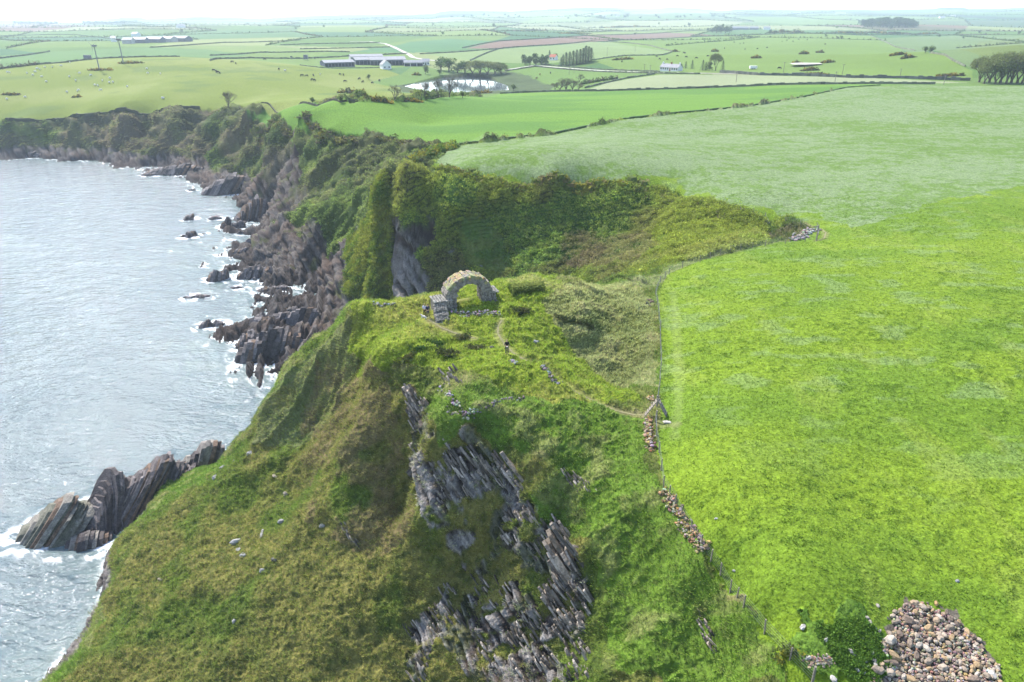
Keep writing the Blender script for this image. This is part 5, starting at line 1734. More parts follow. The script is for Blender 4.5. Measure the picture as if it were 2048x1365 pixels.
for a, b_, L, h, lab in [(705, 187, 52, 9, 'dark gorse with orange flowers, upper left of the two long patches'), (720, 196, 26, 6, 'small gorse lump between the two long patches'), (752, 203, 50, 10, 'dark gorse with orange flowers, lower right of the two long patches'),
                         (833, 151, 14, 5, 'gorse patch on the slope left of the small round tree'), (820, 202, 40, 4, 'low gorse along the wall right of the pollarded tree'), (960, 187, 40, 5, 'orange gorse on the near shore of the pond'),
                         (1245, 120, 38, 5, 'grey brown scrub in the cattle field'), (1430, 104, 12, 5, 'dark scrub lump in the cattle field'), (1350, 104, 12, 4, 'dark scrub at the corner of the curved wall'),
                         (1512, 117, 16, 5, 'orange gorse at the left of the quarry'), (1594, 127, 12, 5, 'dark gorse at the left of the white quarry face'), (1620, 142, 30, 6, 'gorse below the white quarry'), (1655, 126, 26, 4, 'gorse right of the white quarry face'),
                         (1625, 150, 50, 4, 'rusty bank along the wall'), (1608, 109, 16, 6, 'dark bush above the quarry'), (1640, 106, 14, 4, 'low bush up the hill from the quarry'), (1795, 111, 26, 5, 'gorse by the wall on the right'), (1816, 117, 24, 6, 'orange gorse below the wall on the right'),
                         (1900, 153, 44, 6, 'dark scrub left of the wood'), (1700, 67, 60, 5, 'rusty gorse band at the back of the cattle field'), (1775, 68, 70, 6, 'long gorse band left of the ploughed strip'), (1850, 69, 40, 5, 'gorse band at the right of the long one'),
                         (1560, 66, 40, 9, 'scrub beside the distant steading'), (1595, 66, 24, 7, 'rusty scrub right of the distant steading'), (1150, 68, 60, 4, 'thin scrub above the ploughed field'), (1050, 62, 80, 4, 'scrub line in the middle distance'),
                         (1250, 55, 90, 5, 'brown heathy knoll in the middle distance'), (260, 127, 40, 3, 'stony scrub at the foot of the right turbine'), (200, 141, 36, 3, 'stony scrub at the foot of the left turbine'), (155, 195, 12, 3, 'small dark patch low on the left hill'), (20, 190, 24, 3, 'dark patch at the left edge of the hill')]:
    gorse(a, b_, L, h, lab)

# dark rush clumps on the headland; the last is hollow shade made as leaves
for a, b_, L, lab in [(838, 697, 1.3, 'dark green rush clump, leftmost on the headland'), (866, 686, 2.2, 'broad dark green rush clump with a brown end'), (926, 678, 1.3, 'dark rush clump nearest the arch'), (895, 714, 2.1, 'dark brownish rush clump below the broad one'),
                      (952, 698, 2.0, 'rush clump with dead brown stems'), (1043, 628, 2.0, 'greyish clump on the bank right of the arch'), (638, 873, 1.0, 'single dark green bush on the open left slope'), (1571, 1308, 1.1, 'small yellowish bush at the fence by the nettles'),
                      (808, 722, 2.4, 'dark heathery clump at the left edge of the headland top'), (1150, 640, 4.5, 'dark leaf patch standing in for shade in the hollow right of the path')]:
    x, y = hit(a, b_, ZD)
    mb = MB()
    cols = [(.025, .055, .012), (.035, .07, .014)] if 'green' in lab else [(.035, .050, .015), (.065, .065, .025)]
    if 'yellowish' in lab:
        cols = [(.13, .13, .015), (.06, .08, .02)]
    bushes_line(mb, [(x - L / 2, y), (x + L / 2, y)], .40, .95, .10, rr, cols, 30, .075, core=False)
    mb.stone((x, y, ztop(x, y) + .05), (L * .9, .6, .35), rr, cols[0])
    tag(mb.build('rush_clump', M_leaf), lab, 'plant clump')
#SPLIT built

# ------------------------------------------------------------------ pond, roads, paths
def flat_sheet(name, poly, z, m, kind='structure'):
    bm = bmesh.new()
    bm.faces.new([bm.verts.new((a, b_, z)) for a, b_ in poly])
    bmesh.ops.triangulate(bm, faces=bm.faces[:])
    me = bpy.data.meshes.new(name)
    bm.to_mesh(me)
    me.materials.append(m)
    o = bpy.data.objects.new(name, me)
    C.objects.link(o)
    o['kind'] = kind
    return o


M_pond = bpy.data.materials.new('pond_water')
M_pond.use_nodes = True
_b = M_pond.node_tree.nodes['Principled BSDF']
_b.inputs['Base Color'].default_value = (.09, .11, .12, 1)
_b.inputs['Roughness'].default_value = .06
_b.inputs['IOR'].default_value = 1.6
flat_sheet('pond', POND, PONDZ, M_pond)


def ribbon(name, pl, w, m, lift=.05, Zg=None, sub=1.0):
    pts_ = []
    for (x0, y0), (x1, y1) in zip(pl[:-1], pl[1:]):
        k = max(1, int(math.dist((x0, y0), (x1, y1)) / sub))
        pts_ += [(x0 + (x1 - x0) * i / k, y0 + (y1 - y0) * i / k) for i in range(k)]
    pts_.append(pl[-1])
    vs, fs = [], []
    for i, (x, y) in enumerate(pts_):
        a, b_ = pts_[max(0, i - 1)], pts_[min(len(pts_) - 1, i + 1)]
        L = math.dist(a, b_) + 1e-6
        nx2, ny2 = -(b_[1] - a[1]) / L, (b_[0] - a[0]) / L
        wj = w * rr.uniform(.8, 1.15)
        for k in (-.5, 0, .5):
            px_, py_ = x + nx2 * wj * k, y + ny2 * wj * k
            vs.append((px_, py_, float(zgrid(Zg if Zg is not None else ZD, np.array([px_]), np.array([py_]))[0]) + lift))
        if i:
            o_ = 3 * i
            fs += [(o_ - 3, o_ - 2, o_ + 1, o_), (o_ - 2, o_ - 1, o_ + 2, o_ + 1)]
    me = bpy.data.meshes.new(name)
    me.from_pydata(vs, [], fs)
    me.materials.append(m)
    o = bpy.data.objects.new(name, me)
    C.objects.link(o)
    o['kind'] = 'structure'
    return o


M_earth = mat('trodden_earth', (.20, .165, .10), .95, noise=[(3.0, 0, .7), (9.0, .8, 1.2)], two=(.10, .13, .03))
M_track = mat('pale_gravel', (.34, .32, .27), .95, noise=[(.4, .8, 1.2)])
for p_ in PATHS[:2] + PATHS[3:4]:
    ribbon('path', p_, .24, M_earth, lift=.03, sub=.4)
ribbon('farm_road', pix('700 84;740 84;770 88;788 95;806 104;818 110;826 116;850 120;880 123;905 127'), 5, M_track, .25, Z0, 6)
ribbon('farm_road', pix('1010 141;1070 131.5;1150 138.5;1250 144;1330 146.3;1400 147.5;1500 148.5'), 3.4, M_track, .25, Z0, 6)
flat = pix('1578 132;1600 129;1640 127;1645 130;1610 134;1585 135')
tag(flat_sheet('quarry_floor', flat, max(zs(*q) for q in flat) + .3, M_track), 'small pale quarry scrape in the cattle field', 'quarry')

# ------------------------------------------------------------------ farm buildings
M_white = mat('whitewash', (.72, .70, .66), .8, noise=[(.8, .9, 1.06)])
M_grey = mat('cement_sheet_roof', (.20, .20, .21), .7, noise=[(.5, .85, 1.1)])
M_slate = mat('slate_roof', (.16, .165, .18), .6, noise=[(.8, .8, 1.2)])
M_dark = mat('dark_opening', (.03, .03, .035), .9)
M_shed = mat('timber_cladding', (.15, .15, .17), .85, noise=[(.6, .8, 1.2)])
M_render = mat('grey_render', (.40, .38, .36), .85, noise=[(.5, .85, 1.1)])
M_red = mat('red_chimney', (.30, .10, .06), .85)


def house(name, lab, px0, px1, py, wallh, roofh, dep, mw_, mr_, cat='building', group=None, wins=0, door=0, chim=0, bays=0, rz=0.0, gable_front=False):
    """gabled building on the land below a pair of pixels; walls, roof, openings and chimneys are parts"""
    x0, y0 = hit(px0, py)
    x1, y1 = hit(px1, py)
    cx, cy = (x0 + x1) / 2, (y0 + y1) / 2
    L = math.dist((x0, y0), (x1, y1))
    t_ = thing(name, lab, cat, (cx, cy + dep / 2, zs(cx, cy)), math.atan2(y1 - y0, x1 - x0) + rz, group)
    a, b_ = L / 2, dep / 2
    mb = MB()
    if gable_front:
        a, b_ = b_, a
    mb.poly([(-a, -b_, -1.5), (a, -b_, -1.5), (a, b_, -1.5), (-a, b_, -1.5), (-a, -b_, wallh), (a, -b_, wallh), (a, b_, wallh), (-a, b_, wallh), (-a, 0, wallh + roofh), (a, 0, wallh + roofh)],
            [(0, 1, 5, 4), (2, 3, 7, 6), (1, 2, 6, 9, 5), (3, 0, 4, 8, 7)])
    o = mb.build('wall', mw_, t_)
    r = MB()
    e, th = .35, .16
    for sg in (-1, 1):
        lo = (sg * (b_ + e), wallh - e * roofh / b_)
        r.poly([(-a - e, lo[0], lo[1] + .02), (a + e, lo[0], lo[1] + .02), (a + e, 0, wallh + roofh + .02), (-a - e, 0, wallh + roofh + .02),
                (-a - e, lo[0], lo[1] + th), (a + e, lo[0], lo[1] + th), (a + e, 0, wallh + roofh + th + .02), (-a - e, 0, wallh + roofh + th + .02)],
               [(4, 5, 6, 7), (0, 1, 5, 4), (1, 2, 6, 5), (3, 0, 4, 7), (3, 2, 1, 0)])
    ro = r.build('roof', mr_, t_)
    if gable_front:
        for q in (o, ro):
            q.rotation_euler = (0, 0, math.pi / 2)
    for k in range(wins):
        f = MB()
        x = -L / 2 + L * (k + .5) / wins
        if door and k == wins // 2:
            f.box(x - .5, -dep / 2 - .06, 0, x + .5, -dep / 2 - .01, 2.1)
            f.build('door', M_red if door == 2 else M_dark, t_)
            continue
        f.box(x - .5, -dep / 2 - .06, 1.0, x + .5, -dep / 2 - .01, 2.1)
        f.build('window', M_dark, t_)
    for k in range(bays):
        f = MB()
        x0_ = -L / 2 + L * (k + .08) / bays
        x1_ = -L / 2 + L * (k + .92) / bays
        f.box(x0_, -dep / 2 - .08, .1, x1_, -dep / 2 - .01, wallh * .78)
        f.build('bay_opening', M_dark, t_)
    for k in range(chim):
        f = MB()
        x = -L / 2 + .5 + (L - 1.0) * (k / max(1, chim - 1))
        f.box(x - .45, -.35, wallh + roofh - .8, x + .45, .35, wallh + roofh + 1.1)
        f.box(x - .2, -.2, wallh + roofh + 1.1, x + .2, .2, wallh + roofh + 1.5)
        f.build('chimney', mw_ if k != 1 else M_red, t_)
    return t_


FG = 'buildings of the farm by the pond'
house('long_shed', 'long low open sided cattle shed, leftmost of the farm by the pond', 641, 701, 134, 3.4, 1.6, 14, M_shed, M_grey, 'barn', FG, bays=9)
house('barn', 'long pale roofed barn at the back of the farm', 697, 762, 123, 4.2, 1.6, 13, M_render, M_grey, 'barn', FG, bays=6)
house('barn', 'middle barn of the farm with a dark front', 704, 735, 130, 4.0, 1.8, 15, M_shed, M_grey, 'barn', FG, bays=4)
house('barn', 'long grey barn with slatted front at the centre of the farm', 736, 807, 131, 4.6, 2.2, 16, M_shed, M_grey, 'barn', FG, bays=10)
house('farmhouse', 'white gable fronted house before the long grey barn', 761, 778, 139, 3.6, 3.2, 9, M_white, M_grey, 'house', FG, gable_front=True, wins=2)
house('byre', 'low grey byre right of the long barn', 807, 845, 133, 3.0, 1.8, 8, M_render, M_slate, 'barn', FG, bays=3)
house('cottage', 'small white cottage with pale roof at the right end of the farm by the pond', 844, 858, 131, 3.0, 2.2, 7, M_white, M_grey, 'house', FG, wins=3, door=1)
house('cottage', 'long low white cottage with three chimneys beside the road', 1326, 1362, 143, 2.6, 2.0, 6, M_white, M_grey, 'house', None, wins=8, door=2, chim=3)
house('house', 'small house with a reddish roof half hidden by the conifers', 1102, 1113, 121, 2.8, 2.0, 6, M_white, M_red, 'house', None, wins=2)
DG = 'buildings of the distant left steading'
for a, b_, y_, mw_, mr_, lab in [(243, 262, 88, M_render, M_grey, 'pale shed at the left of the distant left steading'), (264, 290, 87, M_shed, M_slate, 'big dark shed of the distant left steading'), (291, 322, 86, M_shed, M_slate, 'dark low shed in the middle of the distant left steading'),
                                 (324, 345, 85, M_render, M_slate, 'grey shed right of the middle one in the distant left steading'), (346, 374, 84, M_shed, M_grey, 'long shed at the right end of the distant left steading'), (218, 228, 84, M_white, M_grey, 'white house at the left of the distant left steading')]:
    house('barn' if 'shed' in lab else 'house', lab, a, b_, y_, 4.5, 2.6, 14, mw_, mr_, 'barn' if 'shed' in lab else 'house', DG)
for a, b_, y_, mw_, mr_, lab in [(1465, 1498, 60, M_shed, M_slate, 'long dark shed of the distant steading right of the dark clump'), (1500, 1518, 60, M_shed, M_slate, 'dark shed at the right of the distant steading'), (1528, 1542, 60, M_white, M_slate, 'white house right of the distant steading'),
                                 (1672, 1692, 28, M_white, M_slate, 'white house on the far right rise'), (1880, 1890, 37, M_white, M_slate, 'left white house below the far right wood'), (1903, 1912, 34, M_white, M_slate, 'right white house below the far right wood'),
                                 (264, 275, 73, M_white, M_slate, 'tiny white building above the distant left steading'), (353, 367, 56, M_white, M_slate, 'white house far away above the left steading'), (1108, 1114, 34, M_white, M_slate, 'tiny white house, left of two under the highest skyline hill'),
                                 (1122, 1128, 34, M_white, M_slate, 'tiny white house, right of two under the highest skyline hill'), (1205, 1212, 33, M_white, M_slate, 'tiny white house under the middle skyline hill'), (1232, 1240, 33, M_white, M_slate, 'tiny white house under the right skyline hill'),
                                 (1548, 1560, 27, M_white, M_grey, 'left pale shed on the far right ridge'), (1566, 1580, 27, M_white, M_grey, 'middle pale shed on the far right ridge'), (1588, 1600, 27, M_white, M_grey, 'right pale shed on the far right ridge')]:
    house('shed' if 'shed' in lab else 'house', lab, a, b_, y_, 4.5, 3.0, 12, mw_, mr_, 'shed' if 'shed' in lab else 'house')


def hide(px, py, lab, w=4.0, h=3.0):
    x, y = hit(px, py)
    t_ = thing('box_hide', lab, 'hut', (x, y, zs(x, y)))
    mb = MB()
    mb.box(-w / 2, -1.2, .9, w / 2, 1.2, h)
    mb.build('cabin', M_shed, t_)
    for sx_ in (-1, 1):
        for sy_ in (-1, 1):
            l_ = MB()
            l_.tube((sx_ * w * .45, sy_ * 1.05, -.3), (sx_ * w * .45, sy_ * 1.05, .95), .12, .12)
            l_.build('leg', M_wood, t_)


hide(176, 120, 'small dark hut on legs on the left hill crest', 5, 3.4)
hide(612, 121, 'small dark hut on legs behind the left hill', 3.4, 4.6)
# caravan in the cattle field
x, y = hit(1506, 139)
t_ = thing('trailer', 'small white trailer parked in the cattle field', 'trailer', (x, y, zs(x, y)))
mb = MB()
mb.box(-2.4, -1, .5, 2.4, 1, 2.2)
mb.build('body', M_white, t_)
for sx_ in (-.8, .8):
    w_ = MB()
    w_.tube((sx_, -1.1, .35), (sx_, 1.1, .35), .35, .35, 10)
    w_.build('wheel', M_dark, t_)

# ------------------------------------------------------------------ turbines and poles
for a, b_, h_, lab in [(199, 141, 36, 'left of the two small wind turbines on the left hill'), (247, 128, 36, 'right of the two small wind turbines on the left hill')]:
    x, y = hit(a, b_)
    d = math.hypot(x, y)
    H_ = h_ * d / F
    t_ = thing('wind_turbine', lab, 'wind turbine', (x, y, zs(x, y)), -.5, 'small wind turbines on the hill')
    mb = MB()
    mb.tube((0, 0, -.5), (0, 0, H_), .42, .26, 8)
    mb.build('tower', M_grey, t_)
    mb = MB()
    mb.box(-.7, -1.3, H_ - .1, .7, 1.6, H_ + 1.1)
    mb.tube((0, -1.3, H_ + .5), (0, -1.9, H_ + .5), .45, .2, 8)
    mb.build('nacelle', M_slate, t_)
    for k in range(3):
        an = k * 2.094 + .5 + a * .01
        ux, uz = math.cos(an), math.sin(an)
        mb = MB()
        c0 = Vector((0, -1.6, H_ + .5))
        t1 = c0 + Vector((ux, 0, uz)) * 4.2
        sd = Vector((-uz, .1, ux))
        mb.poly([c0 - sd * .22, c0 + sd * .22, t1 + sd * .06, t1 - sd * .06, c0 - sd * .22 + Vector((0, .07, 0)), c0 + sd * .22 + Vector((0, .07, 0)), t1 + sd * .06 + Vector((0, .03, 0)), t1 - sd * .06 + Vector((0, .03, 0))],
                [(3, 2, 1, 0), (4, 5, 6, 7), (0, 1, 5, 4), (1, 2, 6, 5), (2, 3, 7, 6), (3, 0, 4, 7)])
        mb.build('blade', M_grey, t_)
proto = None
for a, b_, h_, lab in [(1138, 150, 20, 'power pole left of the road junction'), (1148, 146, 14, 'second power pole, just right of the one by the junction'), (1214, 113, 15, 'power pole in the pale field behind the plantation'), (1270, 104, 10, 'power pole at the far side of the pale field'),
                       (1288, 148, 17, 'left pole of the pair left of the cottage'), (1300, 148, 15, 'right pole of the pair left of the cottage'), (1472, 165, 20, 'power pole standing in the pale field right of the cottage'), (1566, 150, 21, 'power pole by the road below the quarry'),
                       (1669, 168, 20, 'power pole at the far edge of the crop field'), (1684, 152, 19, 'power pole behind the mossy road wall'), (1800, 153, 12, 'short power pole in the cattle field'), (1887, 170, 15, 'power pole at the gap left of the wood'), (1142, 132, 12, 'twin armed pole before the plantation')]:
    x, y = hit(a, b_)
    d = math.hypot(x, y)
    if proto is None:
        proto = thing('power_pole', lab, 'pole')
        mb = MB()
        mb.tube((0, 0, -.5), (0, 0, 8.6), .16, .11, 7)
        mb.build('pole', M_wood, proto)
        mb = MB()
        mb.box(-.9, -.06, 8.1, .9, .06, 8.25)
        for q in (-.8, 0, .8):
            mb.tube((q, 0, 8.25), (q, 0, 8.5), .06, .05)
        mb.build('crossarm', M_wood, proto)
        t_ = proto
    else:
        t_ = dup(proto, (0, 0, 0))
    t_['label'], t_['group'] = lab, 'power poles'
    t_.location = (x, y, zs(x, y))
    k = h_ * d / F / 8.6
    t_.scale = (1, 1, k)


# ------------------------------------------------------------------ animals and people
def bake_skin(name, joints, edges, root, m, parent=None, sub=1, smooth=True):
    """joints: {key: (x, y, z, rx, ry)}; grows one continuous surface over the skeleton"""
    keys = list(joints)
    me = bpy.data.meshes.new(name)
    me.from_pydata([joints[k][:3] for k in keys], [(keys.index(a), keys.index(b_)) for a, b_ in edges], [])
    o = bpy.data.objects.new(name, me)
    C.objects.link(o)
    sk = o.modifiers.new('skin', 'SKIN')
    sk.use_smooth_shade = smooth
    for i, k in enumerate(keys):
        j = joints[k]
        sv = me.skin_vertices[0].data[i]
        sv.radius = (j[3], j[4] if len(j) > 4 else j[3])
        sv.use_root = (k == root)
    if sub:
        ss = o.modifiers.new('sub', 'SUBSURF')
        ss.levels = ss.render_levels = sub
    dg = bpy.context.evaluated_depsgraph_get()
    me2 = bpy.data.meshes.new_from_object(o.evaluated_get(dg))
    o.modifiers.clear()
    o.data = me2
    bpy.data.meshes.remove(me)
    me2.materials.clear()
    me2.materials.append(m)
    if parent is not None:
        o.parent = parent
    return o


def quadruped(name, m, L=1.5, H=1.35, fat=.36, graze=True, leg=.07, headk=1.0, tail=True):
    """barrel trunk along x, head at +x; hocked hind legs"""
    b_ = H - fat * .95
    j = {'hip': (-L / 2, 0, b_ + .02, fat * .88, fat * .95), 'bel': (-L * .1, 0, b_ - .02, fat * 1.0, fat * 1.0), 'che': (L * .32, 0, b_, fat * .85, fat * 1.05), 'sho': (L / 2, 0, b_ + .10, fat * .6, fat * .8)}
    if graze:
        j['nek'] = (L * .72, 0, b_ - .18, fat * .42, fat * .5)
        j['pol'] = (L * .86, 0, b_ - .62 * H / 1.35, fat * .36, fat * .36)
        j['muz'] = (L * .98, 0, .14, fat * .24, fat * .26)
    else:
        j['nek'] = (L * .68, 0, b_ + .22 * H, fat * .42, fat * .5)
        j['pol'] = (L * .80, 0, b_ + .36 * H, fat * .36, fat * .38)
        j['muz'] = (L * 1.03, 0, b_ + .24 * H, fat * .22, fat * .24)
    e = [('hip', 'bel'), ('bel', 'che'), ('che', 'sho'), ('sho', 'nek'), ('nek', 'pol'), ('pol', 'muz')]
    for s_, y in (('l', fat * .55), ('r', -fat * .55)):
        dx = .08 if s_ == 'l' else -.07
        j['ff' + s_] = (L * .36 + dx, y, b_ - fat * .7, leg * 1.6)
        j['fk' + s_] = (L * .38 + dx, y, b_ * .42, leg)
        j['fh' + s_] = (L * .37 + dx, y, .03, leg)
        j['ht' + s_] = (-L * .40 - dx, y, b_ - fat * .6, leg * 2.2)
        j['hk' + s_] = (-L * .32 - dx, y, b_ * .62, leg * 1.5)
        j['hc' + s_] = (-L * .50 - dx, y, b_ * .40, leg)
        j['hh' + s_] = (-L * .47 - dx, y, .03, leg)
        e += [('che', 'ff' + s_), ('ff' + s_, 'fk' + s_), ('fk' + s_, 'fh' + s_), ('hip', 'ht' + s_), ('ht' + s_, 'hk' + s_), ('hk' + s_, 'hc' + s_), ('hc' + s_, 'hh' + s_)]
        j['er' + s_] = (j['pol'][0] - .03, y * .85, j['pol'][2] + .05, leg * .45)
        e.append(('pol', 'er' + s_))
    if tail:
        j['ta'] = (-L * .62, 0, b_ + .02, leg * .4)
        j['tb'] = (-L * .65, 0, b_ - .5 * H, leg * .5)
        e += [('hip', 'ta'), ('ta', 'tb')]
    return bake_skin(name, j, e, 'bel', m)


M_cow = mat('black_hide', (.018, .016, .015), .7)
M_cowb = mat('brown_hide', (.12, .06, .03), .7)
M_wool = mat('fleece', (.62, .60, .54), .95, noise=[(6, .85, 1.1)])
cow0 = quadruped('cow', M_cow)
cow1 = quadruped('cow', M_cowb, graze=False)
sheep0 = quadruped('sheep', M_wool, L=.85, H=.78, fat=.27, leg=.04)


def herd(p, kind, cat, lab, grp, spots, sc=1.0):
    first = True
    for a, b_ in spots:
        x, y = hit(a, b_)
        if first and 'category' not in p:
            o = p
            first = False
        else:
            o = dup(p, (0, 0, 0))
        tag(o, lab, cat, grp)
        o.location = (x, y, zs(x, y))
        o.rotation_euler = (0, 0, rr.uniform(0, 6.28))
        k = sc * rr.uniform(.9, 1.1)
        o.scale = (k, k, k)


herd(cow0, 'cow', 'cow', 'black cow grazing on the slope left of and below the farm', 'black cattle below the farm',
     [(427, 143), (433, 145), (436, 147), (440, 148), (604, 154), (614, 154), (624, 162), (629, 163), (627, 153), (690, 165), (680, 151), (687, 152), (719, 160), (726, 166), (745, 168), (759, 164), (530, 121), (583, 116), (630, 119), (465, 126), (472, 129), (558, 141)], 1.15)
herd(cow0, 'cow', 'cow', 'black cow grazing in the big field behind and right of the cottage', 'black cattle in the big field',
     [(1244, 125), (1319, 120), (1334, 121), (1355, 114), (1372, 116), (1393, 118), (1416, 114), (1370, 108), (1367, 107), (1313, 115), (1328, 82), (1337, 90), (1343, 90), (1351, 87), (1418, 80), (1427, 83), (1436, 81), (1449, 98), (1468, 86), (1480, 89), (1487, 88), (1490, 100), (1515, 99), (1534, 97), (1574, 82), (1586, 84), (1597, 80), (1614, 81), (1650, 90), (1564, 84), (1101, 148), (1558, 139), (1578, 79)], 1.1)
herd(cow1, 'cow', 'cow', 'brown cow standing in the pond meadow', 'brown cattle in the pond meadow', [(1073, 159), (1080, 151)], 1.1)
herd(sheep0, 'sheep', 'sheep', 'white sheep grazing on the left hill below the turbines', 'sheep on the left hill',
     [(15, 146), (20, 147), (75, 139), (80, 141), (105, 136), (123, 133), (140, 127), (152, 163), (158, 182), (155, 184), (51, 196), (54, 148), (66, 152), (84, 155), (93, 165), (134, 186), (139, 155), (190, 172), (196, 173), (202, 182), (219, 167), (226, 166), (220, 158), (255, 175), (294, 139), (296, 148), (321, 149), (325, 198), (327, 198), (14, 200), (70, 145), (90, 136), (205, 163), (182, 152), (160, 148), (570, 143), (640, 150)], 1.5)

M_skin = mat('skin', (.46, .27, .19), .6)
M_blk = mat('black_cloth', (.012, .012, .015), .9)
M_navy = mat('navy_cloth', (.018, .025, .06), .9)
M_trs = mat('dark_grey_denim', (.022, .028, .036), .9)
M_lil = mat('pale_lilac_jacket', (.52, .50, .66), .85)
M_hairb = mat('fair_hair', (.42, .32, .16), .8)
M_haird = mat('dark_hair', (.03, .022, .018), .8)
M_shoew = mat('white_trainers', (.62, .62, .60), .7)


def person(lab, px, py, rz, mtop, mleg, mhair, mshoe, arms, h=1.75, longhair=False):
    x, y = hit(px, py, ZD)
    t_ = thing('person', lab, 'person', (x, y, ztop(x, y) + .02), rz)
    k = h / 1.75
    t_.scale = (k, k, k)
    st = .11                                          # facing -Y
    j = {'pel': (0, 0, .95, .13, .10), 'wai': (0, 0, 1.10, .125, .09), 'che': (0, 0, 1.30, .155, .105), 'nba': (0, 0, 1.46, .07, .06), 'nec': (0, -.01, 1.53, .052, .05),
         'hd1': (0, -.02, 1.62, .072, .085), 'hd2': (0, -.01, 1.70, .07, .08), 'nos': (0, -.115, 1.62, .012, .016)}
    e = [('pel', 'wai'), ('wai', 'che'), ('che', 'nba'), ('nba', 'nec'), ('nec', 'hd1'), ('hd1', 'hd2'), ('hd1', 'nos')]
    top = {'wai': (0, 0, .98, .155, .12), 'mid': (0, 0, 1.16, .15, .115), 'che': (0, 0, 1.33, .18, .125), 'nba': (0, 0, 1.455, .085, .075)}
    te = [('wai', 'mid'), ('mid', 'che'), ('che', 'nba')]
    for s_, g_ in (('l', -1), ('r', 1)):
        el, wr = arms[s_]
        sh = (g_ * .19, 0, 1.41)
        j['sh' + s_] = (*sh, .055)
        j['el' + s_] = (g_ * el[0], el[1], el[2], .042)
        j['wr' + s_] = (g_ * wr[0], wr[1], wr[2], .028)
        dv = (Vector((g_ * wr[0], wr[1], wr[2])) - Vector((g_ * el[0], el[1], el[2]))).normalized()
        pm = Vector(j['wr' + s_][:3]) + dv * .07
        j['pm' + s_] = (*pm, .030, .018)
        e += [('che', 'sh' + s_), ('sh' + s_, 'el' + s_), ('el' + s_, 'wr' + s_), ('wr' + s_, 'pm' + s_)]
        side = dv.cross(Vector((0, 0, 1)))
        side = side.normalized() if side.length > .2 else Vector((0, 1, 0))
        for q, ln in zip((-.026, -.009, .009, .026), (.060, .075, .070, .055)):
            f1 = pm + dv * .035 + side * q
            f2 = f1 + dv * ln * .55 + Vector((0, -.012, -.012))
            j['fa%s%d' % (s_, int(q * 1000))] = (*f1, .009)
            j['fb%s%d' % (s_, int(q * 1000))] = (*f2, .008)
            e += [('pm' + s_, 'fa%s%d' % (s_, int(q * 1000))), ('fa%s%d' % (s_, int(q * 1000)), 'fb%s%d' % (s_, int(q * 1000)))]
        th = pm - dv * .01 - side * .045 * g_
        j['th' + s_] = (*th, .010)
        e.append(('pm' + s_, 'th' + s_))
        j['hp' + s_] = (g_ * .095, 0, .90, .088)
        j['kn' + s_] = (g_ * st, -.015, .49, .058)
        j['an' + s_] = (g_ * (st + .01), .01, .09, .038)
        j['to' + s_] = (g_ * (st + .02), -.13, .035, .038, .03)
        e += [('pel', 'hp' + s_), ('hp' + s_, 'kn' + s_), ('kn' + s_, 'an' + s_), ('an' + s_, 'to' + s_)]
        j['ea' + s_] = (g_ * .082, 0, 1.63, .012)
        e.append(('hd1', 'ea' + s_))
        top['sh' + s_] = (*sh, .072)
        top['el' + s_] = (g_ * el[0], el[1], el[2], .058)
        wv_ = Vector(j['wr' + s_][:3]) - dv * .05
        top['wr' + s_] = (*wv_, .042)
        te += [('che', 'sh' + s_), ('sh' + s_, 'el' + s_), ('el' + s_, 'wr' + s_)]
    bake_skin('body', j, e, 'pel', M_skin, t_)
    bake_skin('jacket', top, te, 'che', mtop, t_)
    lg = {'p': (0, 0, .97, .14, .11)}
    le = []
    for s_, g_ in (('l', -1), ('r', 1)):
        lg['a' + s_] = (g_ * .095, 0, .88, .10)
        lg['k' + s_] = (g_ * st, -.015, .49, .075)
        lg['n' + s_] = (g_ * (st + .01), .01, .10, .058)
        le += [('p', 'a' + s_), ('a' + s_, 'k' + s_), ('k' + s_, 'n' + s_)]
        bake_skin('shoe', {'h': (g_ * (st + .01), .04, .05, .052, .05), 'm': (g_ * (st + .015), -.05, .045, .052, .045), 't': (g_ * (st + .02), -.16, .035, .042, .035)}, [('h', 'm'), ('m', 't')], 'm', mshoe, t_)
    bake_skin('trousers', lg, le, 'p', mleg, t_)
    hj = {'a': (0, .03, 1.66, .085, .082), 'b': (0, .015, 1.745, .074, .07), 'f': (0, -.045, 1.765, .05, .03)}
    he = [('a', 'b'), ('b', 'f')]
    if longhair:
        hj['c'] = (0, .07, 1.54, .075, .045)
        hj['d'] = (0, .09, 1.42, .06, .035)
        he += [('a', 'c'), ('c', 'd')]
    bake_skin('hair', hj, he, 'a', mhair, t_)
    ey = MB()
    for g_ in (-1, 1):
        ey.box(g_ * .032 - .012, -.108, 1.655, g_ * .032 + .012, -.098, 1.668)
    ey.build('eyes', M_blk, t_)
    mo_ = MB()
    mo_.box(-.022, -.106, 1.578, .022, -.098, 1.586)
    mo_.build('mouth', M_red, t_)
    return t_


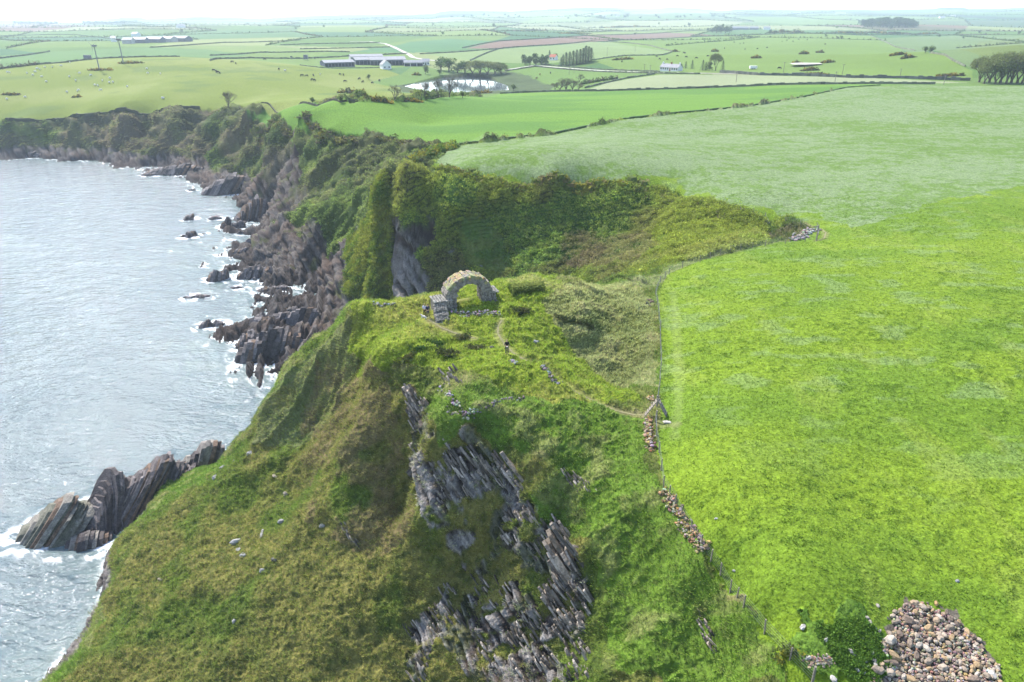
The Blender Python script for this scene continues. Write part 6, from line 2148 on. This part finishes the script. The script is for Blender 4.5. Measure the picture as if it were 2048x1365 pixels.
hold = {'l': ((.24, -.06, 1.14), (.10, -.27, 1.10)), 'r': ((.24, -.06, 1.14), (.10, -.27, 1.10))}
down = {'l': ((.25, .03, 1.13), (.25, -.04, .88)), 'r': ((.25, .03, 1.13), (.25, -.04, .88))}
pk = {'l': ((.26, .06, 1.15), (.20, -.10, .98)), 'r': ((.26, .06, 1.15), (.20, -.10, .98))}
op = person('person in black top and dark trousers on the path, holding a small controller', 1014, 709, .05, M_blk, M_trs, M_hairb, M_blk, hold, 1.86)
c_ = MB()
c_.box(-.085, -.40, 1.06, .085, -.30, 1.10)
c_.box(-.06, -.42, 1.10, .06, -.34, 1.165)
ctl = c_.build('drone_controller', M_white)
ctl.location = op.location
ctl.rotation_euler = op.rotation_euler
tag(ctl, 'small white controller held in both hands by the person in black', 'controller')
person('person in a pale lilac jacket and black leggings, left of the pair below the arch', 850, 634, math.pi - .3, M_lil, M_blk, M_hairb, M_shoew, pk, 1.82, True)
person('person in navy jacket and trousers, right of the pair below the arch', 856.5, 636.5, math.pi + .5, M_navy, M_navy, M_haird, M_shoew, down, 1.90)
M_dog = mat('black_and_white_coat', (.60, .58, .54), .9, noise=[(5.0, -1.2, 2.2)], two=(.02, .02, .02))
dog = quadruped('dog', M_dog, L=.62, H=.58, fat=.15, graze=False, leg=.032)
x, y = hit(848, 640, ZD)
dog.location = (x, y, ztop(x, y))
dog.rotation_euler = (0, 0, 2.6)
tag(dog, 'black and white dog at the feet of the pair below the arch', 'dog')

# ------------------------------------------------------------------ fences and stile
def fence(s, lab, spacing=2.6, h=1.15, wires=5, grp='post and wire fences', strain=()):
    pl = pix(s, ZD)
    t_ = thing('wire_fence', lab, 'fence', (0, 0, 0), 0, grp)
    tops = []
    for (x0, y0), (x1, y1) in zip(pl[:-1], pl[1:]):
        k = max(1, round(math.dist((x0, y0), (x1, y1)) / spacing))
        for i in range(k):
            tops.append((x0 + (x1 - x0) * i / k, y0 + (y1 - y0) * i / k))
    tops.append(pl[-1])
    tops = tops[:100]
    pp = []
    for i, (x, y) in enumerate(tops):
        z = ztop(x, y)
        big_ = i in strain or i == 0 or i == len(tops) - 1
        hh = h * (1.2 if big_ else rr.uniform(.92, 1.05))
        r_ = .10 if big_ else .062
        dx, dy = rr.gauss(0, .04), rr.gauss(0, .04)
        mb = MB()
        mb.tube((x, y, z - .4), (x + dx, y + dy, z + hh), r_, r_ * .85, 6)
        mb.build('post', M_wood, t_)
        pp.append((x + dx, y + dy, z, hh))
    for w_ in range(wires):
        mb = MB()
        f_ = .18 + .78 * w_ / (wires - 1)
        for a, b_ in zip(pp[:-1], pp[1:]):
            mb.tube((a[0], a[1], a[2] + h * f_), (b_[0], b_[1], b_[2] + h * f_), .009, .009, 3)
        mb.build('wire', M_wire, t_)
    return t_


fence('1632 480;1610 484;1570 488;1530 493;1480 500;1440 511;1400 525;1365 537;1338 550;1320 567;1311 590;1314 610;1318 640;1321 680;1321 740;1317 790;1314 815', 'long post and wire fence between headland and pasture, from the inlet head to the stile', 2.9)
fence('1311 845;1313 870;1318 905;1322 940;1327 975;1338 992;1350 1010;1364 1036;1382 1062;1402 1092;1421 1122;1441 1150;1460 1185;1473 1200;1487 1214;1530 1262;1580 1318;1625 1365', 'post and wire fence running from the stile down past the tumbled walls', 2.4)
fence('1633 482;1636 470;1633 457;1600 452;1570 446;1530 437;1480 428', 'short fence at the landward corner of the inlet', 2.9)
fence('920 291;1000 280;1110 267;1180 253', 'thin fence on the turf bank beyond the inlet', 4.5, 1.0, 3)
x, y = hit(1313, 832, ZD)
z = ztop(x, y)
st_ = thing('ladder_stile', 'tall wooden ladder stile straddling the fence where the path meets it', 'stile', (x, y, z), math.radians(-14))
for sx_ in (-1, 1):
    for sy_ in (-1, 1):
        mb = MB()
        a, b_ = Vector((sx_ * 1.25, sy_ * .38, -.25)), Vector((-sx_ * .12, sy_ * .30, 2.15))
        n_ = Vector((0, .045, 0))
        u_ = Vector((.05, 0, .03))
        mb.poly([a - n_ - u_, a + n_ - u_, a + n_ + u_, a - n_ + u_, b_ - n_ - u_, b_ + n_ - u_, b_ + n_ + u_, b_ - n_ + u_],
                [(3, 2, 1, 0), (4, 5, 6, 7), (0, 1, 5, 4), (1, 2, 6, 5), (2, 3, 7, 6), (3, 0, 4, 7)])
        mb.build('side_rail', M_wood, st_)
    for k in range(6):
        f_ = .14 + k * .13
        cx = sx_ * 1.25 * (1 - f_) - sx_ * .12 * f_
        mb = MB()
        mb.box(cx - .11, -.36, -.25 + 2.4 * f_, cx + .11, .36, -.21 + 2.4 * f_)
        mb.build('step', M_wood, st_)
mb = MB()
mb.stone((0, 0, 0), (1.1, .6, .25), rr, (.36, .33, .28), rot=-.3)
mb.stone((.8, -.1, -.02), (.5, .4, .2), rr, (.36, .33, .28))
o = mb.build('doorstep_stone', M_stone)
xx, yy = hit(1334, 846, ZD)
o.location = (xx, yy, ztop(xx, yy) + .06)
tag(o, 'flat pale step stones at the pasture foot of the stile', 'stone')
# post with a sign arm at the landward corner
x, y = hit(1633, 478, ZD)
t_ = thing('sign_post', 'tall post with a short pointing arm at the landward corner of the inlet', 'sign post', (x, y, ztop(x, y)))
mb = MB()
mb.tube((0, 0, -.4), (0, 0, 2.6), .09, .08, 6)
mb.build('post', M_wood, t_)
mb = MB()
mb.box(-.9, -.03, 2.1, .05, .03, 2.3)
mb.build('arm', M_wood, t_)
